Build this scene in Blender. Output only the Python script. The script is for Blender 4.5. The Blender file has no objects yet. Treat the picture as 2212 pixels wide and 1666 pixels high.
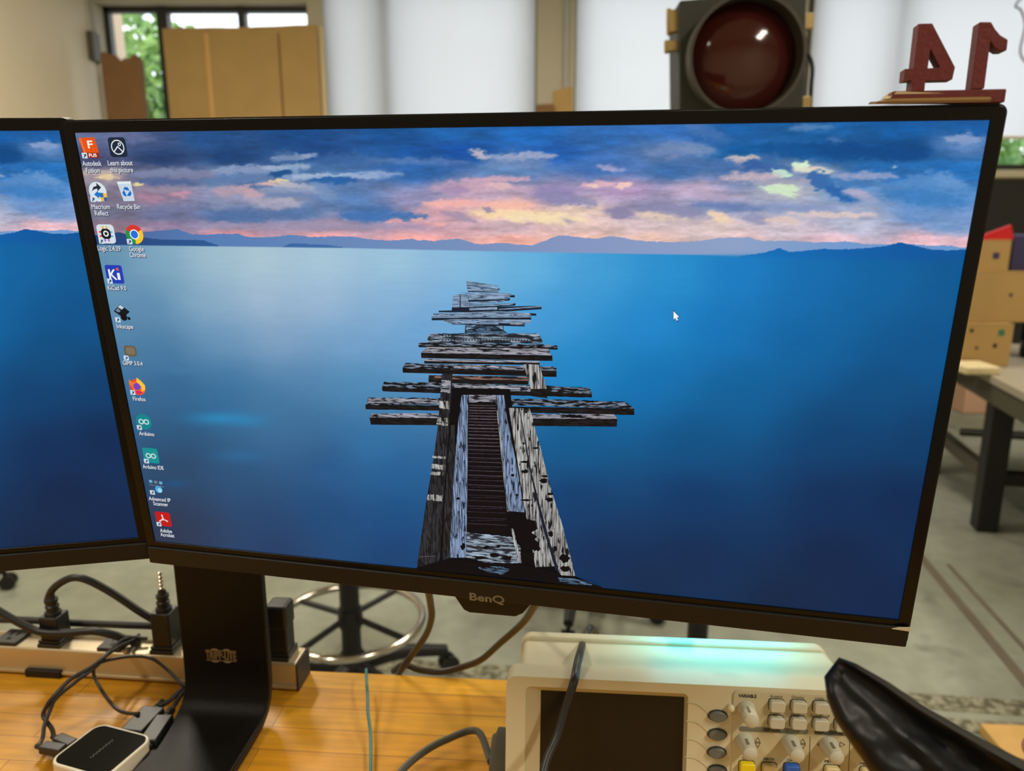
import bpy, bmesh, math, random
import numpy as np
from mathutils import Matrix, Vector, noise as mnoise
random.seed(7)
SC = bpy.context.scene
COL = SC.collection
V = Vector
# ------------------------------------------------------------------ camera, world, lights, exposure
FPX = 1650.0
TH = math.radians(12.7)
CAM = V((0, 0, 1.405))
cd = bpy.data.cameras.new('camera'); cam = bpy.data.objects.new('camera', cd); COL.objects.link(cam)
cam.location = CAM; cam.rotation_euler = (math.pi/2-TH, 0, 0)
cd.sensor_width = 36.0; cd.lens = 36.0*FPX/2212.0; cd.clip_start = 0.02; cd.clip_end = 200
cd.dof.use_dof = True; cd.dof.focus_distance = 0.50; cd.dof.aperture_fstop = 8.2
SC.camera = cam
SC.view_settings.view_transform = 'Standard'; SC.view_settings.look = 'None'
SC.view_settings.exposure = 0.0; SC.view_settings.gamma = 1.0; SC.view_settings.use_curve_mapping = False
SC.cycles.use_denoising = True
SC.cycles.max_bounces = 8

def s2l(c):
    return tuple(((x/255.0)/12.92 if x/255.0 <= 0.04045 else ((x/255.0+0.055)/1.055)**2.4) for x in c)

world = bpy.data.worlds.new('overcast_sky'); SC.world = world; world.use_nodes = True
bgn = world.node_tree.nodes['Background']; bgn.inputs[0].default_value = (0.90, 0.95, 1.0, 1); bgn.inputs[1].default_value = 2.2

LAMPS = [  # ceiling fixtures: x, y, z, length along y, power
    (1.75, -0.75, 3.18, 1.2, 66), (-1.5, -0.2, 3.18, 1.2, 32), (-1.6, 3.2, 3.18, 1.2, 62),
    (1.0, 3.4, 3.18, 1.2, 40), (3.4, 2.6, 3.18, 1.2, 48)]
LAMP_COL = (1.0, 0.90, 0.74)
for (x, y, z, L, P) in LAMPS:
    ld = bpy.data.lights.new('ceiling_lamp_light', 'AREA'); ld.shape = 'RECTANGLE'; ld.size = 0.22; ld.size_y = L
    ld.energy = P; ld.color = LAMP_COL
    lo = bpy.data.objects.new('ceiling_lamp_light', ld); COL.objects.link(lo); lo.location = (x, y, z-0.055)

# ------------------------------------------------------------------ pixel rays of the photograph -> points of the place
RT = V((1, 0, 0)); UP = V((0, math.sin(TH), math.cos(TH))); FW = V((0, math.cos(TH), -math.sin(TH)))
def ray(px, py): return RT*((px-1106.0)/FPX)+UP*((833.0-py)/FPX)+FW
def onz(px, py, z): d = ray(px, py); return CAM+d*((z-CAM.z)/d.z)
def ony(px, py, y): d = ray(px, py); return CAM+d*(y/d.y)
def onp(px, py, P, N): d = ray(px, py); return CAM+d*((P-CAM).dot(N)/d.dot(N))

# ------------------------------------------------------------------ materials
def newmat(name):
    m = bpy.data.materials.new(name); m.use_nodes = True
    return m, m.node_tree, m.node_tree.nodes['Principled BSDF']
def pm(name, rgb, rough=0.5, metal=0.0, noise=0.0, scale=30, bump=0.0, coat=0.0, emit=None, estr=0.0, trans=0.0, bscale=None):
    m, t, b = newmat(name)
    c = s2l(rgb)
    b.inputs['Base Color'].default_value = (*c, 1); b.inputs['Roughness'].default_value = rough
    b.inputs['Metallic'].default_value = metal; b.inputs['Coat Weight'].default_value = coat
    b.inputs['Transmission Weight'].default_value = trans
    if emit: b.inputs['Emission Color'].default_value = (*s2l(emit), 1); b.inputs['Emission Strength'].default_value = estr
    tc = t.nodes.new('ShaderNodeTexCoord')
    nz = t.nodes.new('ShaderNodeTexNoise'); nz.inputs['Scale'].default_value = scale; nz.inputs['Detail'].default_value = 5
    t.links.new(tc.outputs['Object'], nz.inputs['Vector'])
    if noise > 0:
        mx = t.nodes.new('ShaderNodeMix'); mx.data_type = 'RGBA'
        mx.inputs[6].default_value = (*[x*(1-noise) for x in c], 1); mx.inputs[7].default_value = (*[min(1, x*(1+noise)) for x in c], 1)
        t.links.new(nz.outputs['Fac'], mx.inputs[0]); t.links.new(mx.outputs[2], b.inputs['Base Color'])
    if bump > 0:
        n2 = nz
        if bscale:
            n2 = t.nodes.new('ShaderNodeTexNoise'); n2.inputs['Scale'].default_value = bscale; t.links.new(tc.outputs['Object'], n2.inputs['Vector'])
        bp = t.nodes.new('ShaderNodeBump'); bp.inputs['Strength'].default_value = bump; bp.inputs['Distance'].default_value = 0.002
        t.links.new(n2.outputs['Fac'], bp.inputs['Height']); t.links.new(bp.outputs['Normal'], b.inputs['Normal'])
    return m
def em(name, rgb, s=1.0):     # a lit pixel colour of the display
    m, t, b = newmat(name)
    b.inputs['Base Color'].default_value = (0, 0, 0, 1); b.inputs['Roughness'].default_value = 0.6
    b.inputs['Specular IOR Level'].default_value = 0.1
    b.inputs['Emission Color'].default_value = (*s2l(rgb), 1); b.inputs['Emission Strength'].default_value = s
    return m
EMC = {}
def ec(rgb):
    if rgb not in EMC: EMC[rgb] = em('display_%02x%02x%02x' % rgb, rgb)
    return EMC[rgb]

M = {}
M['plastic'] = pm('black_monitor_plastic', (26, 24, 22), 0.42, bump=0.15, scale=900)
M['bezel'] = pm('black_glass_border', (11, 11, 12), 0.25)
M['rubber'] = pm('black_cable_rubber', (30, 31, 32), 0.42, noise=0.2, scale=60)
M['thin_rubber'] = pm('dark_grey_cable', (44, 42, 42), 0.35)
M['brown_cable'] = pm('brown_black_cable', (58, 46, 34), 0.4)
M['grey_cable'] = pm('grey_cable', (82, 84, 80), 0.45)
M['teal_cable'] = pm('teal_cable', (46, 128, 132), 0.4)
M['stand'] = pm('black_powder_coat', (15, 13, 11), 0.40, bump=0.2, scale=700)
M['logo'] = pm('tan_print', (150, 126, 92), 0.5)
M['logo2'] = pm('silver_print', (150, 140, 125), 0.4)
M['metal_cream'] = pm('cream_painted_metal', (206, 190, 156), 0.32, 0.45, noise=0.05, scale=20)
M['outlet'] = pm('outlet_black', (42, 40, 37), 0.5)
M['steel'] = pm('chromed_steel', (205, 200, 190), 0.16, 1.0)
M['iron'] = pm('black_steel', (24, 24, 23), 0.45)
M['wheel'] = pm('black_caster', (18, 18, 18), 0.4)
M['seatv'] = pm('black_vinyl', (22, 22, 22), 0.5, bump=0.2)
M['scope'] = pm('scope_ivory_plastic', (206, 200, 172), 0.45, noise=0.03, scale=8)
M['scope_panel'] = pm('scope_panel_ivory', (192, 184, 152), 0.5, noise=0.03, scale=12)
M['scope_btn'] = pm('scope_button_grey', (192, 190, 172), 0.45)
M['scope_btn_w'] = pm('scope_button_cream', (214, 200, 150), 0.45)
M['scope_oval'] = pm('scope_soft_key_grey', (98, 103, 100), 0.45)
M['yellow'] = pm('yellow_button', (228, 206, 20), 0.4)
M['blue'] = pm('blue_button', (38, 92, 190), 0.4)
M['scope_lcd'] = pm('dark_lcd', (24, 23, 20), 0.28, noise=0.3, scale=40)
M['ink'] = pm('dark_print', (60, 58, 48), 0.6)
M['band'] = pm('grey_print_band', (112, 112, 98), 0.6)
M['grey_rub'] = pm('grey_rubber', (82, 80, 70), 0.6)
M['red'] = pm('red_painted_wood', (98, 27, 29), 0.5, noise=0.12, scale=60, bump=0.2, bscale=300)
M['card'] = pm('corrugated_cardboard', (168, 138, 84), 0.85, noise=0.12, scale=6, bump=0.1, bscale=120)
M['card_dk'] = pm('brown_cardboard', (120, 88, 54), 0.9, noise=0.2, scale=8)
M['card_lt'] = pm('pale_cardboard', (206, 190, 150), 0.9, noise=0.1)
M['white_pl'] = pm('white_plastic', (226, 216, 196), 0.35)
M['hub_top'] = pm('glossy_black_top', (12, 16, 14), 0.07, noise=0.3, scale=50)
M['hub_print'] = pm('grey_print', (86, 88, 82), 0.5)
M['wall'] = pm('cream_wall_paint', (214, 204, 180), 0.8, noise=0.04, scale=2, bump=0.05, bscale=80)
M['wall2'] = pm('beige_wall_paint', (186, 180, 160), 0.8, noise=0.05, scale=2)
M['dark_wall'] = pm('charcoal_board', (34, 34, 33), 0.7, noise=0.1, scale=3)
M['frame'] = pm('dark_window_frame', (40, 42, 42), 0.45)
M['sill'] = pm('cream_sill', (196, 188, 160), 0.5)
M['ceil'] = pm('ceiling_paint', (216, 212, 200), 0.9, noise=0.04)
M['diffuser'] = pm('lit_diffuser', (255, 244, 220), 0.6, emit=(255, 236, 205), estr=2.0)
M['lamp_metal'] = pm('white_lamp_housing', (220, 220, 215), 0.5)
M['tl_body'] = pm('dark_olive_signal_housing', (46, 48, 42), 0.55, noise=0.15, scale=20)
M['tl_ring'] = pm('worn_signal_visor', (62, 60, 52), 0.5, noise=0.3, scale=15)
M['brass'] = pm('brass_hinge', (168, 146, 96), 0.4, 0.6)
M['grey_pl'] = pm('light_grey_plastic', (168, 168, 170), 0.5)
M['bench'] = pm('grey_bench_top', (158, 150, 132), 0.45, noise=0.1, scale=10)
M['bench_side'] = pm('olive_bench_rail', (74, 71, 58), 0.55)
M['pink'] = pm('pink_card', (196, 158, 132), 0.7)
M['navy'] = pm('navy_box', (44, 42, 84), 0.6)
M['redbox'] = pm('bright_red_plastic', (196, 22, 30), 0.4)
M['plank'] = pm('orange_plank', (200, 160, 92), 0.6, noise=0.1)
M['trunk'] = pm('bark', (80, 66, 50), 0.9, noise=0.3)
M['skin'] = pm('skin', (206, 140, 112), 0.5, noise=0.05, scale=40)
M['sleeve'] = pm('grey_sleeve', (70, 74, 84), 0.9, noise=0.1)
M['white'] = pm('white_enamel', (214, 214, 206), 0.4)
M['darkglass'] = pm('dark_glass', (14, 16, 17), 0.1)
M['film'] = pm('film_painted_glint', (205, 195, 175), 0.25)  # opaque pale colour paints the light reflected by the clear film sliver
M['chain'] = pm('grey_bead_chain', (120, 120, 108), 0.5)
M['green_lbl'] = pm('green_label', (40, 110, 84), 0.6)
M['cyan'] = pm('cyan_light_bar', (0, 225, 240), 0.5, emit=(0, 225, 240), estr=1.0)
nd = M['cyan'].node_tree.nodes['Principled BSDF']
nd.inputs['Emission Color'].default_value = (0.0, 0.80, 1.0, 1); nd.inputs['Emission Strength'].default_value = 22.0

for k_, sp_ in (('plastic', .25), ('bezel', .22), ('stand', .18), ('hub_top', .18), ('scope_lcd', .3), ('iron', .4)):
    M[k_].node_tree.nodes['Principled BSDF'].inputs['Specular IOR Level'].default_value = sp_

def wood_table():
    m, t, b = newmat('butcher_block_maple')
    tc = t.nodes.new('ShaderNodeTexCoord')
    br = t.nodes.new('ShaderNodeTexBrick'); br.offset = 0.37; br.inputs['Scale'].default_value = 1.0
    br.inputs['Brick Width'].default_value = 0.62; br.inputs['Row Height'].default_value = 0.033
    br.inputs['Mortar Size'].default_value = 0.0006; br.inputs['Mortar Smooth'].default_value = 0.3; br.inputs['Bias'].default_value = -0.1
    br.inputs['Color1'].default_value = (*s2l((230, 168, 42)), 1); br.inputs['Color2'].default_value = (*s2l((216, 150, 30)), 1)
    br.inputs['Mortar'].default_value = (*s2l((160, 104, 34)), 1)
    t.links.new(tc.outputs['Object'], br.inputs['Vector'])
    mp = t.nodes.new('ShaderNodeMapping'); mp.inputs['Scale'].default_value = (4, 45, 1)
    nz = t.nodes.new('ShaderNodeTexNoise'); nz.inputs['Scale'].default_value = 3; nz.inputs['Detail'].default_value = 6
    t.links.new(tc.outputs['Object'], mp.inputs['Vector']); t.links.new(mp.outputs['Vector'], nz.inputs['Vector'])
    nb = t.nodes.new('ShaderNodeTexNoise'); nb.inputs['Scale'].default_value = 9; nb.inputs['Detail'].default_value = 3
    t.links.new(tc.outputs['Object'], nb.inputs['Vector'])
    cr = t.nodes.new('ShaderNodeMapRange'); cr.inputs[1].default_value = 0.3; cr.inputs[2].default_value = 0.7; cr.inputs[3].default_value = 0.80; cr.inputs[4].default_value = 1.12
    t.links.new(nz.outputs['Fac'], cr.inputs[0])
    c2 = t.nodes.new('ShaderNodeMapRange'); c2.inputs[1].default_value = 0.3; c2.inputs[2].default_value = 0.7; c2.inputs[3].default_value = 0.88; c2.inputs[4].default_value = 1.08
    t.links.new(nb.outputs['Fac'], c2.inputs[0])
    ml = t.nodes.new('ShaderNodeMath'); ml.operation = 'MULTIPLY'; t.links.new(cr.outputs[0], ml.inputs[0]); t.links.new(c2.outputs[0], ml.inputs[1])
    vm = t.nodes.new('ShaderNodeVectorMath'); vm.operation = 'SCALE'
    t.links.new(br.outputs['Color'], vm.inputs[0]); t.links.new(ml.outputs[0], vm.inputs['Scale'])
    t.links.new(vm.outputs[0], b.inputs['Base Color']); b.inputs['Roughness'].default_value = 0.38
    return m
M['table'] = wood_table()

def floor_mat():
    m, t, b = newmat('worn_concrete')
    tc = t.nodes.new('ShaderNodeTexCoord')
    n1 = t.nodes.new('ShaderNodeTexNoise'); n1.inputs['Scale'].default_value = 1.6; n1.inputs['Detail'].default_value = 6
    n2 = t.nodes.new('ShaderNodeTexNoise'); n2.inputs['Scale'].default_value = 14; n2.inputs['Detail'].default_value = 4
    n3 = t.nodes.new('ShaderNodeTexNoise'); n3.inputs['Scale'].default_value = 5; n3.inputs['Detail'].default_value = 3
    for n in (n1, n2, n3): t.links.new(tc.outputs['Object'], n.inputs['Vector'])
    r1 = t.nodes.new('ShaderNodeValToRGB'); e = r1.color_ramp.elements
    e[0].position = 0.3; e[0].color = (*s2l((124, 126, 108)), 1); e[1].position = 0.7; e[1].color = (*s2l((156, 161, 148)), 1)
    t.links.new(n1.outputs['Fac'], r1.inputs[0])
    r2 = t.nodes.new('ShaderNodeMapRange'); r2.inputs[1].default_value = 0.62; r2.inputs[2].default_value = 0.74; r2.inputs[3].default_value = 1.0; r2.inputs[4].default_value = 0.62
    t.links.new(n3.outputs['Fac'], r2.inputs[0])
    r3 = t.nodes.new('ShaderNodeMapRange'); r3.inputs[1].default_value = 0.35; r3.inputs[2].default_value = 0.7; r3.inputs[3].default_value = 0.88; r3.inputs[4].default_value = 1.06
    t.links.new(n2.outputs['Fac'], r3.inputs[0])
    ml = t.nodes.new('ShaderNodeMath'); ml.operation = 'MULTIPLY'; t.links.new(r2.outputs[0], ml.inputs[0]); t.links.new(r3.outputs[0], ml.inputs[1])
    vm = t.nodes.new('ShaderNodeVectorMath'); vm.operation = 'SCALE'
    t.links.new(r1.outputs['Color'], vm.inputs[0]); t.links.new(ml.outputs[0], vm.inputs['Scale'])
    t.links.new(vm.outputs[0], b.inputs['Base Color']); b.inputs['Roughness'].default_value = 0.5
    return m
M['floor'] = floor_mat()
def speckle_mat():
    m, t, b = newmat('dirty_speckled_joint')
    tc = t.nodes.new('ShaderNodeTexCoord'); n = t.nodes.new('ShaderNodeTexNoise'); n.inputs['Scale'].default_value = 38; n.inputs['Detail'].default_value = 4
    r = t.nodes.new('ShaderNodeValToRGB'); e = r.color_ramp.elements
    e[0].position = 0.4; e[0].color = (*s2l((84, 82, 62)), 1); e[1].position = 0.6; e[1].color = (*s2l((146, 144, 124)), 1)
    t.links.new(tc.outputs['Object'], n.inputs['Vector']); t.links.new(n.outputs['Fac'], r.inputs[0]); t.links.new(r.outputs['Color'], b.inputs['Base Color'])
    b.inputs['Roughness'].default_value = 0.8
    return m
M['speckle'] = speckle_mat()
M['stain'] = pm('brown_floor_groove', (104, 96, 80), 0.8, noise=0.3, scale=12)
def shade_mat():
    m, t, b = newmat('white_roller_cloth'); t.nodes.remove(b)
    o = t.nodes['Material Output']; d = t.nodes.new('ShaderNodeBsdfDiffuse'); tr = t.nodes.new('ShaderNodeBsdfTranslucent')
    d.inputs[0].default_value = (0.72, 0.70, 0.66, 1); tr.inputs[0].default_value = (0.80, 0.80, 0.81, 1)
    tc = t.nodes.new('ShaderNodeTexCoord'); w = t.nodes.new('ShaderNodeTexNoise'); w.inputs['Scale'].default_value = 2.0
    t.links.new(tc.outputs['Object'], w.inputs['Vector'])
    mx = t.nodes.new('ShaderNodeMixShader'); mr = t.nodes.new('ShaderNodeMapRange'); mr.inputs[3].default_value = 0.78; mr.inputs[4].default_value = 0.88
    t.links.new(w.outputs['Fac'], mr.inputs[0]); t.links.new(mr.outputs[0], mx.inputs[0])
    t.links.new(d.outputs[0], mx.inputs[1]); t.links.new(tr.outputs[0], mx.inputs[2]); t.links.new(mx.outputs[0], o.inputs[0])
    return m
M['shade'] = shade_mat()
def lens_mat():
    m, t, b = newmat('dark_red_signal_lens')
    tc = t.nodes.new('ShaderNodeTexCoord'); n = t.nodes.new('ShaderNodeTexVoronoi'); n.inputs['Scale'].default_value = 90
    t.links.new(tc.outputs['Object'], n.inputs['Vector'])
    bp = t.nodes.new('ShaderNodeBump'); bp.inputs['Strength'].default_value = 0.04; bp.inputs['Distance'].default_value = 0.001
    t.links.new(n.outputs['Distance'], bp.inputs['Height']); t.links.new(bp.outputs['Normal'], b.inputs['Normal'])
    b.inputs['Base Color'].default_value = (*s2l((66, 24, 20)), 1); b.inputs['Roughness'].default_value = 0.09
    return m
M['lens'] = lens_mat()
def glass_mat():
    m, t, b = newmat('window_glass')
    b.inputs['Base Color'].default_value = (1, 1, 1, 1); b.inputs['Roughness'].default_value = 0.0; b.inputs['Transmission Weight'].default_value = 1.0; b.inputs['IOR'].default_value = 1.02
    return m
M['glass'] = glass_mat()
def leaf_mat():
    m, t, b = newmat('green_leaves')
    tc = t.nodes.new('ShaderNodeTexCoord'); n = t.nodes.new('ShaderNodeTexNoise'); n.inputs['Scale'].default_value = 1.3; n.inputs['Detail'].default_value = 4
    r = t.nodes.new('ShaderNodeValToRGB'); e = r.color_ramp.elements
    e[0].position = 0.35; e[0].color = (*s2l((84, 128, 72)), 1); e[1].position = 0.65; e[1].color = (*s2l((158, 196, 112)), 1)
    t.links.new(tc.outputs['Object'], n.inputs['Vector']); t.links.new(n.outputs['Fac'], r.inputs[0]); t.links.new(r.outputs['Color'], b.inputs['Base Color'])
    b.inputs['Roughness'].default_value = 0.7; b.inputs['Subsurface Weight'].default_value = 0.0
    return m
M['leaf'] = leaf_mat()
M['grass'] = pm('pale_paving', (176, 180, 176), 0.9, noise=0.2, scale=4)
M['facade'] = pm('tan_facade', (196, 176, 150), 0.9, noise=0.05)
M['pouch'] = pm('black_shiny_leather', (11, 12, 14), 0.46, noise=0.3, scale=30, bump=0.25, bscale=90)
M['pouch'].node_tree.nodes['Principled BSDF'].inputs['Specular IOR Level'].default_value = .26

# ------------------------------------------------------------------ mesh builder
class MB:
    def __init__(s): s.v = []; s.f = []; s.m = []; s.mats = []
    def mi(s, mat):
        if mat is None: return 0
        if mat not in s.mats: s.mats.append(mat)
        return s.mats.index(mat)
    def add(s, vs, fs, mat=None):
        o = len(s.v); s.v += [tuple(p) for p in vs]; k = s.mi(mat)
        for f in fs: s.f.append([i+o for i in f]); s.m.append(k)
        return s
    def box(s, c, d, mat=None, Mx=None):
        x, y, z = c; a, b, h = d[0]/2, d[1]/2, d[2]/2
        vs = [V((x+i*a, y+j*b, z+k*h)) for i in (-1, 1) for j in (-1, 1) for k in (-1, 1)]
        if Mx: vs = [Mx @ p for p in vs]
        return s.add(vs, [(0, 1, 3, 2), (4, 6, 7, 5), (0, 4, 5, 1), (2, 3, 7, 6), (0, 2, 6, 4), (1, 5, 7, 3)], mat)
    def box2(s, a, b, mat=None):
        return s.box([(a[i]+b[i])/2 for i in range(3)], [abs(b[i]-a[i]) for i in range(3)], mat)
    def prism(s, poly, y0, y1, mat=None, Mx=None):      # poly in x,z ; extruded along y
        n = len(poly)
        vs = [V((p[0], y0, p[1])) for p in poly]+[V((p[0], y1, p[1])) for p in poly]
        if Mx: vs = [Mx @ p for p in vs]
        fs = [list(range(n)), list(range(2*n-1, n-1, -1))]+[(i, i+n, (i+1) % n+n, (i+1) % n) for i in range(n)]
        return s.add(vs, fs, mat)
    def ring(s, outer, inner, y0, yi, y1, mat=None):    # frame between two loops of equal length; inner edge slopes to yi
        n = len(outer)
        vs = [(p[0], y0, p[1]) for p in outer]+[(p[0], y0, p[1]) for p in inner]+[(p[0], yi, p[1]) for p in inner]+[(p[0], y1, p[1]) for p in outer]
        fs = []
        for i in range(n):
            j = (i+1) % n
            fs += [(i, j, j+n, i+n), (i+n, j+n, j+2*n, i+2*n), (i, i+3*n, j+3*n, j)]
        fs.append([i+3*n for i in range(n)][::-1])
        return s.add(vs, fs, mat)
    def tube(s, pts, r, n=10, mat=None, smooth=True, cap=True):
        P = [V(p) for p in pts]
        if smooth and len(P) > 2:
            Q = []; E_ = [P[0]*2-P[1]]+P+[P[-1]*2-P[-2]]
            for i in range(1, len(E_)-2):
                a, b, c, d = E_[i-1:i+3]
                for k in range(8):
                    t = k/8; Q.append(0.5*((2*b)+(c-a)*t+(2*a-5*b+4*c-d)*t*t+(3*b-a-3*c+d)*t**3))
            Q.append(P[-1]); P = Q
        rr = r if callable(r) else (lambda t: r)
        vs = []; fs = []; prev = None
        for i, p in enumerate(P):
            d = (P[min(i+1, len(P)-1)]-P[max(i-1, 0)]).normalized()
            if prev is None:
                a = V((0, 0, 1)) if abs(d.z) < 0.9 else V((1, 0, 0)); u = d.cross(a).normalized()
            else: u = (prev-d*prev.dot(d)).normalized()
            prev = u; w = d.cross(u); R_ = rr(i/(len(P)-1))
            for k in range(n):
                t = 2*math.pi*k/n; vs.append(p+(u*math.cos(t)+w*math.sin(t))*R_)
        for i in range(len(P)-1):
            for k in range(n):
                a = i*n+k; b = i*n+(k+1) % n; fs.append((a, b, b+n, a+n))
        if cap: fs += [list(range(n))[::-1], [len(vs)-n+k for k in range(n)]]
        return s.add(vs, fs, mat)
    def lathe(s, prof, Mx=None, n=32, mat=None):        # prof: (radius, z) ; axis z
        vs = []; fs = []
        for (r, z) in prof:
            for k in range(n):
                t = 2*math.pi*k/n; p = V((r*math.cos(t), r*math.sin(t), z)); vs.append(Mx @ p if Mx else p)
        for i in range(len(prof)-1):
            for k in range(n):
                a = i*n+k; b = i*n+(k+1) % n; fs.append((a, b, b+n, a+n))
        fs += [list(range(n))[::-1], [len(vs)-n+k for k in range(n)]]
        return s.add(vs, fs, mat)
    def torus(s, R_, r, Mx=None, n=48, m=10, mat=None):
        vs = []; fs = []
        for i in range(n):
            a = 2*math.pi*i/n
            for k in range(m):
                b = 2*math.pi*k/m; p = V(((R_+r*math.cos(b))*math.cos(a), (R_+r*math.cos(b))*math.sin(a), r*math.sin(b)))
                vs.append(Mx @ p if Mx else p)
                i2 = (i+1) % n; k2 = (k+1) % m; fs.append((i*m+k, i2*m+k, i2*m+k2, i*m+k2))
        return s.add(vs, fs, mat)

WM = {}      # world matrices of things
def link(o, parent=None):
    COL.objects.link(o)
    if parent: o.parent = parent
    return o
def tag(o, label=None, cat=None, group=None, kind=None):
    if label: o['label'] = label
    if cat: o['category'] = cat
    if group: o['group'] = group
    if kind: o['kind'] = kind
    return o
def thing(name, label, cat, Mx, group=None):
    o = bpy.data.objects.new(name, None); o.empty_display_size = 0.05; link(o); o.matrix_world = Mx
    WM[o] = Mx.copy(); return tag(o, label, cat, group)
def build(name, mb, mat=None, parent=None, world=False, bevel=0.0, smooth=False, origin=None, label=None, seg=2):
    vs = [V(p) for p in mb.v]; Mp = WM.get(parent, Matrix.Identity(4)) if parent else Matrix.Identity(4)
    Mo = Matrix.Identity(4)
    if parent:
        if world: inv = Mp.inverted(); vs = [inv @ p for p in vs]
    else:
        if origin is None:
            xs = [p.x for p in vs]; ys = [p.y for p in vs]; zs = [p.z for p in vs]
            origin = V(((min(xs)+max(xs))/2, (min(ys)+max(ys))/2, min(zs)))
        if isinstance(origin, Matrix): Mo = origin; 
        else: Mo = Matrix.Translation(origin); vs = [p-origin for p in vs]
    me = bpy.data.meshes.new(name); me.from_pydata([tuple(p) for p in vs], [], mb.f)
    for mt in (mb.mats or [mat]): me.materials.append(mt)
    if mb.mats: me.polygons.foreach_set('material_index', mb.m)
    bm = bmesh.new(); bm.from_mesh(me); bmesh.ops.recalc_face_normals(bm, faces=bm.faces); bm.to_mesh(me); bm.free()
    o = bpy.data.objects.new(name, me); link(o, parent)
    if not parent: o.matrix_world = Mo; WM[o] = Mo.copy()
    else: WM[o] = Mp.copy()
    if smooth:
        me.polygons.foreach_set('use_smooth', [True]*len(me.polygons))
        me.set_sharp_from_angle(angle=math.radians(38))
    if bevel > 0:
        b = o.modifiers.new('bevel', 'BEVEL'); b.width = bevel; b.segments = seg; b.limit_method = 'ANGLE'; b.angle_limit = math.radians(40)
        me.polygons.foreach_set('use_smooth', [True]*len(me.polygons)); b.harden_normals = True
    if label: o['label'] = label
    return o
def struct(name, mb, mat, bevel=0.0):
    o = build(name, mb, mat, bevel=bevel); o['kind'] = 'structure'; return o
def rrect(x0, z0, x1, z1, r, n=5):
    P = []
    for (cx, cz, a0) in ((x1-r, z1-r, 0), (x0+r, z1-r, 90), (x0+r, z0+r, 180), (x1-r, z0+r, 270)):
        for k in range(n+1):
            a = math.radians(a0+90*k/n); P.append((cx+r*math.cos(a), cz+r*math.sin(a)))
    return P
def frame(O, X, Y, Z):
    return Matrix(((X[0], Y[0], Z[0], O[0]), (X[1], Y[1], Z[1], O[1]), (X[2], Y[2], Z[2], O[2]), (0, 0, 0, 1)))

_txt = {}
def text_mesh(s, ext=0.0):
    """triangles of a word in the built-in font, as (verts, faces) normalised to x 0..1 and cap height units"""
    key = (s, ext)
    if key in _txt: return _txt[key]
    cu = bpy.data.curves.new('txt', 'FONT'); cu.body = s; cu.size = 1.0; cu.extrude = ext
    o = bpy.data.objects.new('txt', cu); COL.objects.link(o)
    dg = bpy.context.evaluated_depsgraph_get(); ev = o.evaluated_get(dg); me = ev.to_mesh()
    vs = [tuple(v.co) for v in me.vertices]; fs = [tuple(p.vertices) for p in me.polygons]
    ev.to_mesh_clear(); bpy.data.objects.remove(o); bpy.data.curves.remove(cu)
    x0 = min(v[0] for v in vs); x1 = max(v[0] for v in vs)
    r = ([((v[0]-x0)/(x1-x0), v[1], v[2]) for v in vs], fs, x1-x0)
    _txt[key] = r; return r
def put_text(mb, s, x0, x1, base, size, fn, mat, bold=0.0):
    """word spanning x0..x1, baseline at base, size = height per font unit; fn maps (x,z) to a 3D point"""
    vs, fs, w = text_mesh(s)
    offs = [(0, 0)] if bold == 0 else [(-bold, 0), (bold, 0), (0, bold), (0, -bold)]
    for (a, b) in offs:
        mb.add([fn(x0+(x1-x0)*v[0]+a, base+v[1]*size+b) for v in vs], fs, mat)

# ------------------------------------------------------------------ the setting
WY = 5.8
XL = -2.95; XR = 5.2; YB = -2.6; ZC = 3.3
struct('floor', MB().box2((XL-.1, YB-.1, -0.1), (XR+.1, WY+.2, 0)), M['floor'])
struct('ceiling', MB().box2((XL-.1, YB-.1, ZC), (XR+.1, WY+.2, ZC+.1)), M['ceil'])
struct('wall_left', MB().box2((XL-.12, YB, 0), (XL, WY+.2, ZC)), M['wall'])
struct('wall_right', MB().box2((XR, YB, 0), (XR+.12, WY+.2, ZC)), M['wall'])
struct('wall_front', MB().box2((XL-.12, YB-.12, 0), (XR+.12, YB, ZC)), M['wall'])
wx = lambda px: ony(px, 120, WY).x
W1 = (XL+.02, wx(668), 0.25, ony(400, 4, WY).z)
SZ = ony(2180, 368, WY).z
W2 = (wx(700), wx(1160), SZ, 3.1)
W3 = (wx(1242), wx(1734), SZ, 3.1)
W4 = (wx(1752), wx(1752)+1.9, SZ, 3.1)
wb = MB()
wb.box2((XL, WY, 0), (XR, WY+.2, 0.25))
wb.box2((XL, WY, 3.1), (XR, WY+.2, ZC))
wb.box2((W1[0], WY, W1[3]), (W1[1], WY+.2, 3.1))
wb.box2((W1[1], WY, 0.25), (XR, WY+.2, SZ))
for a, b in ((XL, W1[0]), ): wb.box2((a, WY, .25), (b, WY+.2, 3.1))
for a, b in ((W1[1], W2[0]), (W2[1], W3[0]), (W3[1], W4[0]), (W4[1], XR)): wb.box2((a, WY, SZ), (b, WY+.2, 3.1))
struct('wall_back', wb, M['wall2'])
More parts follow.
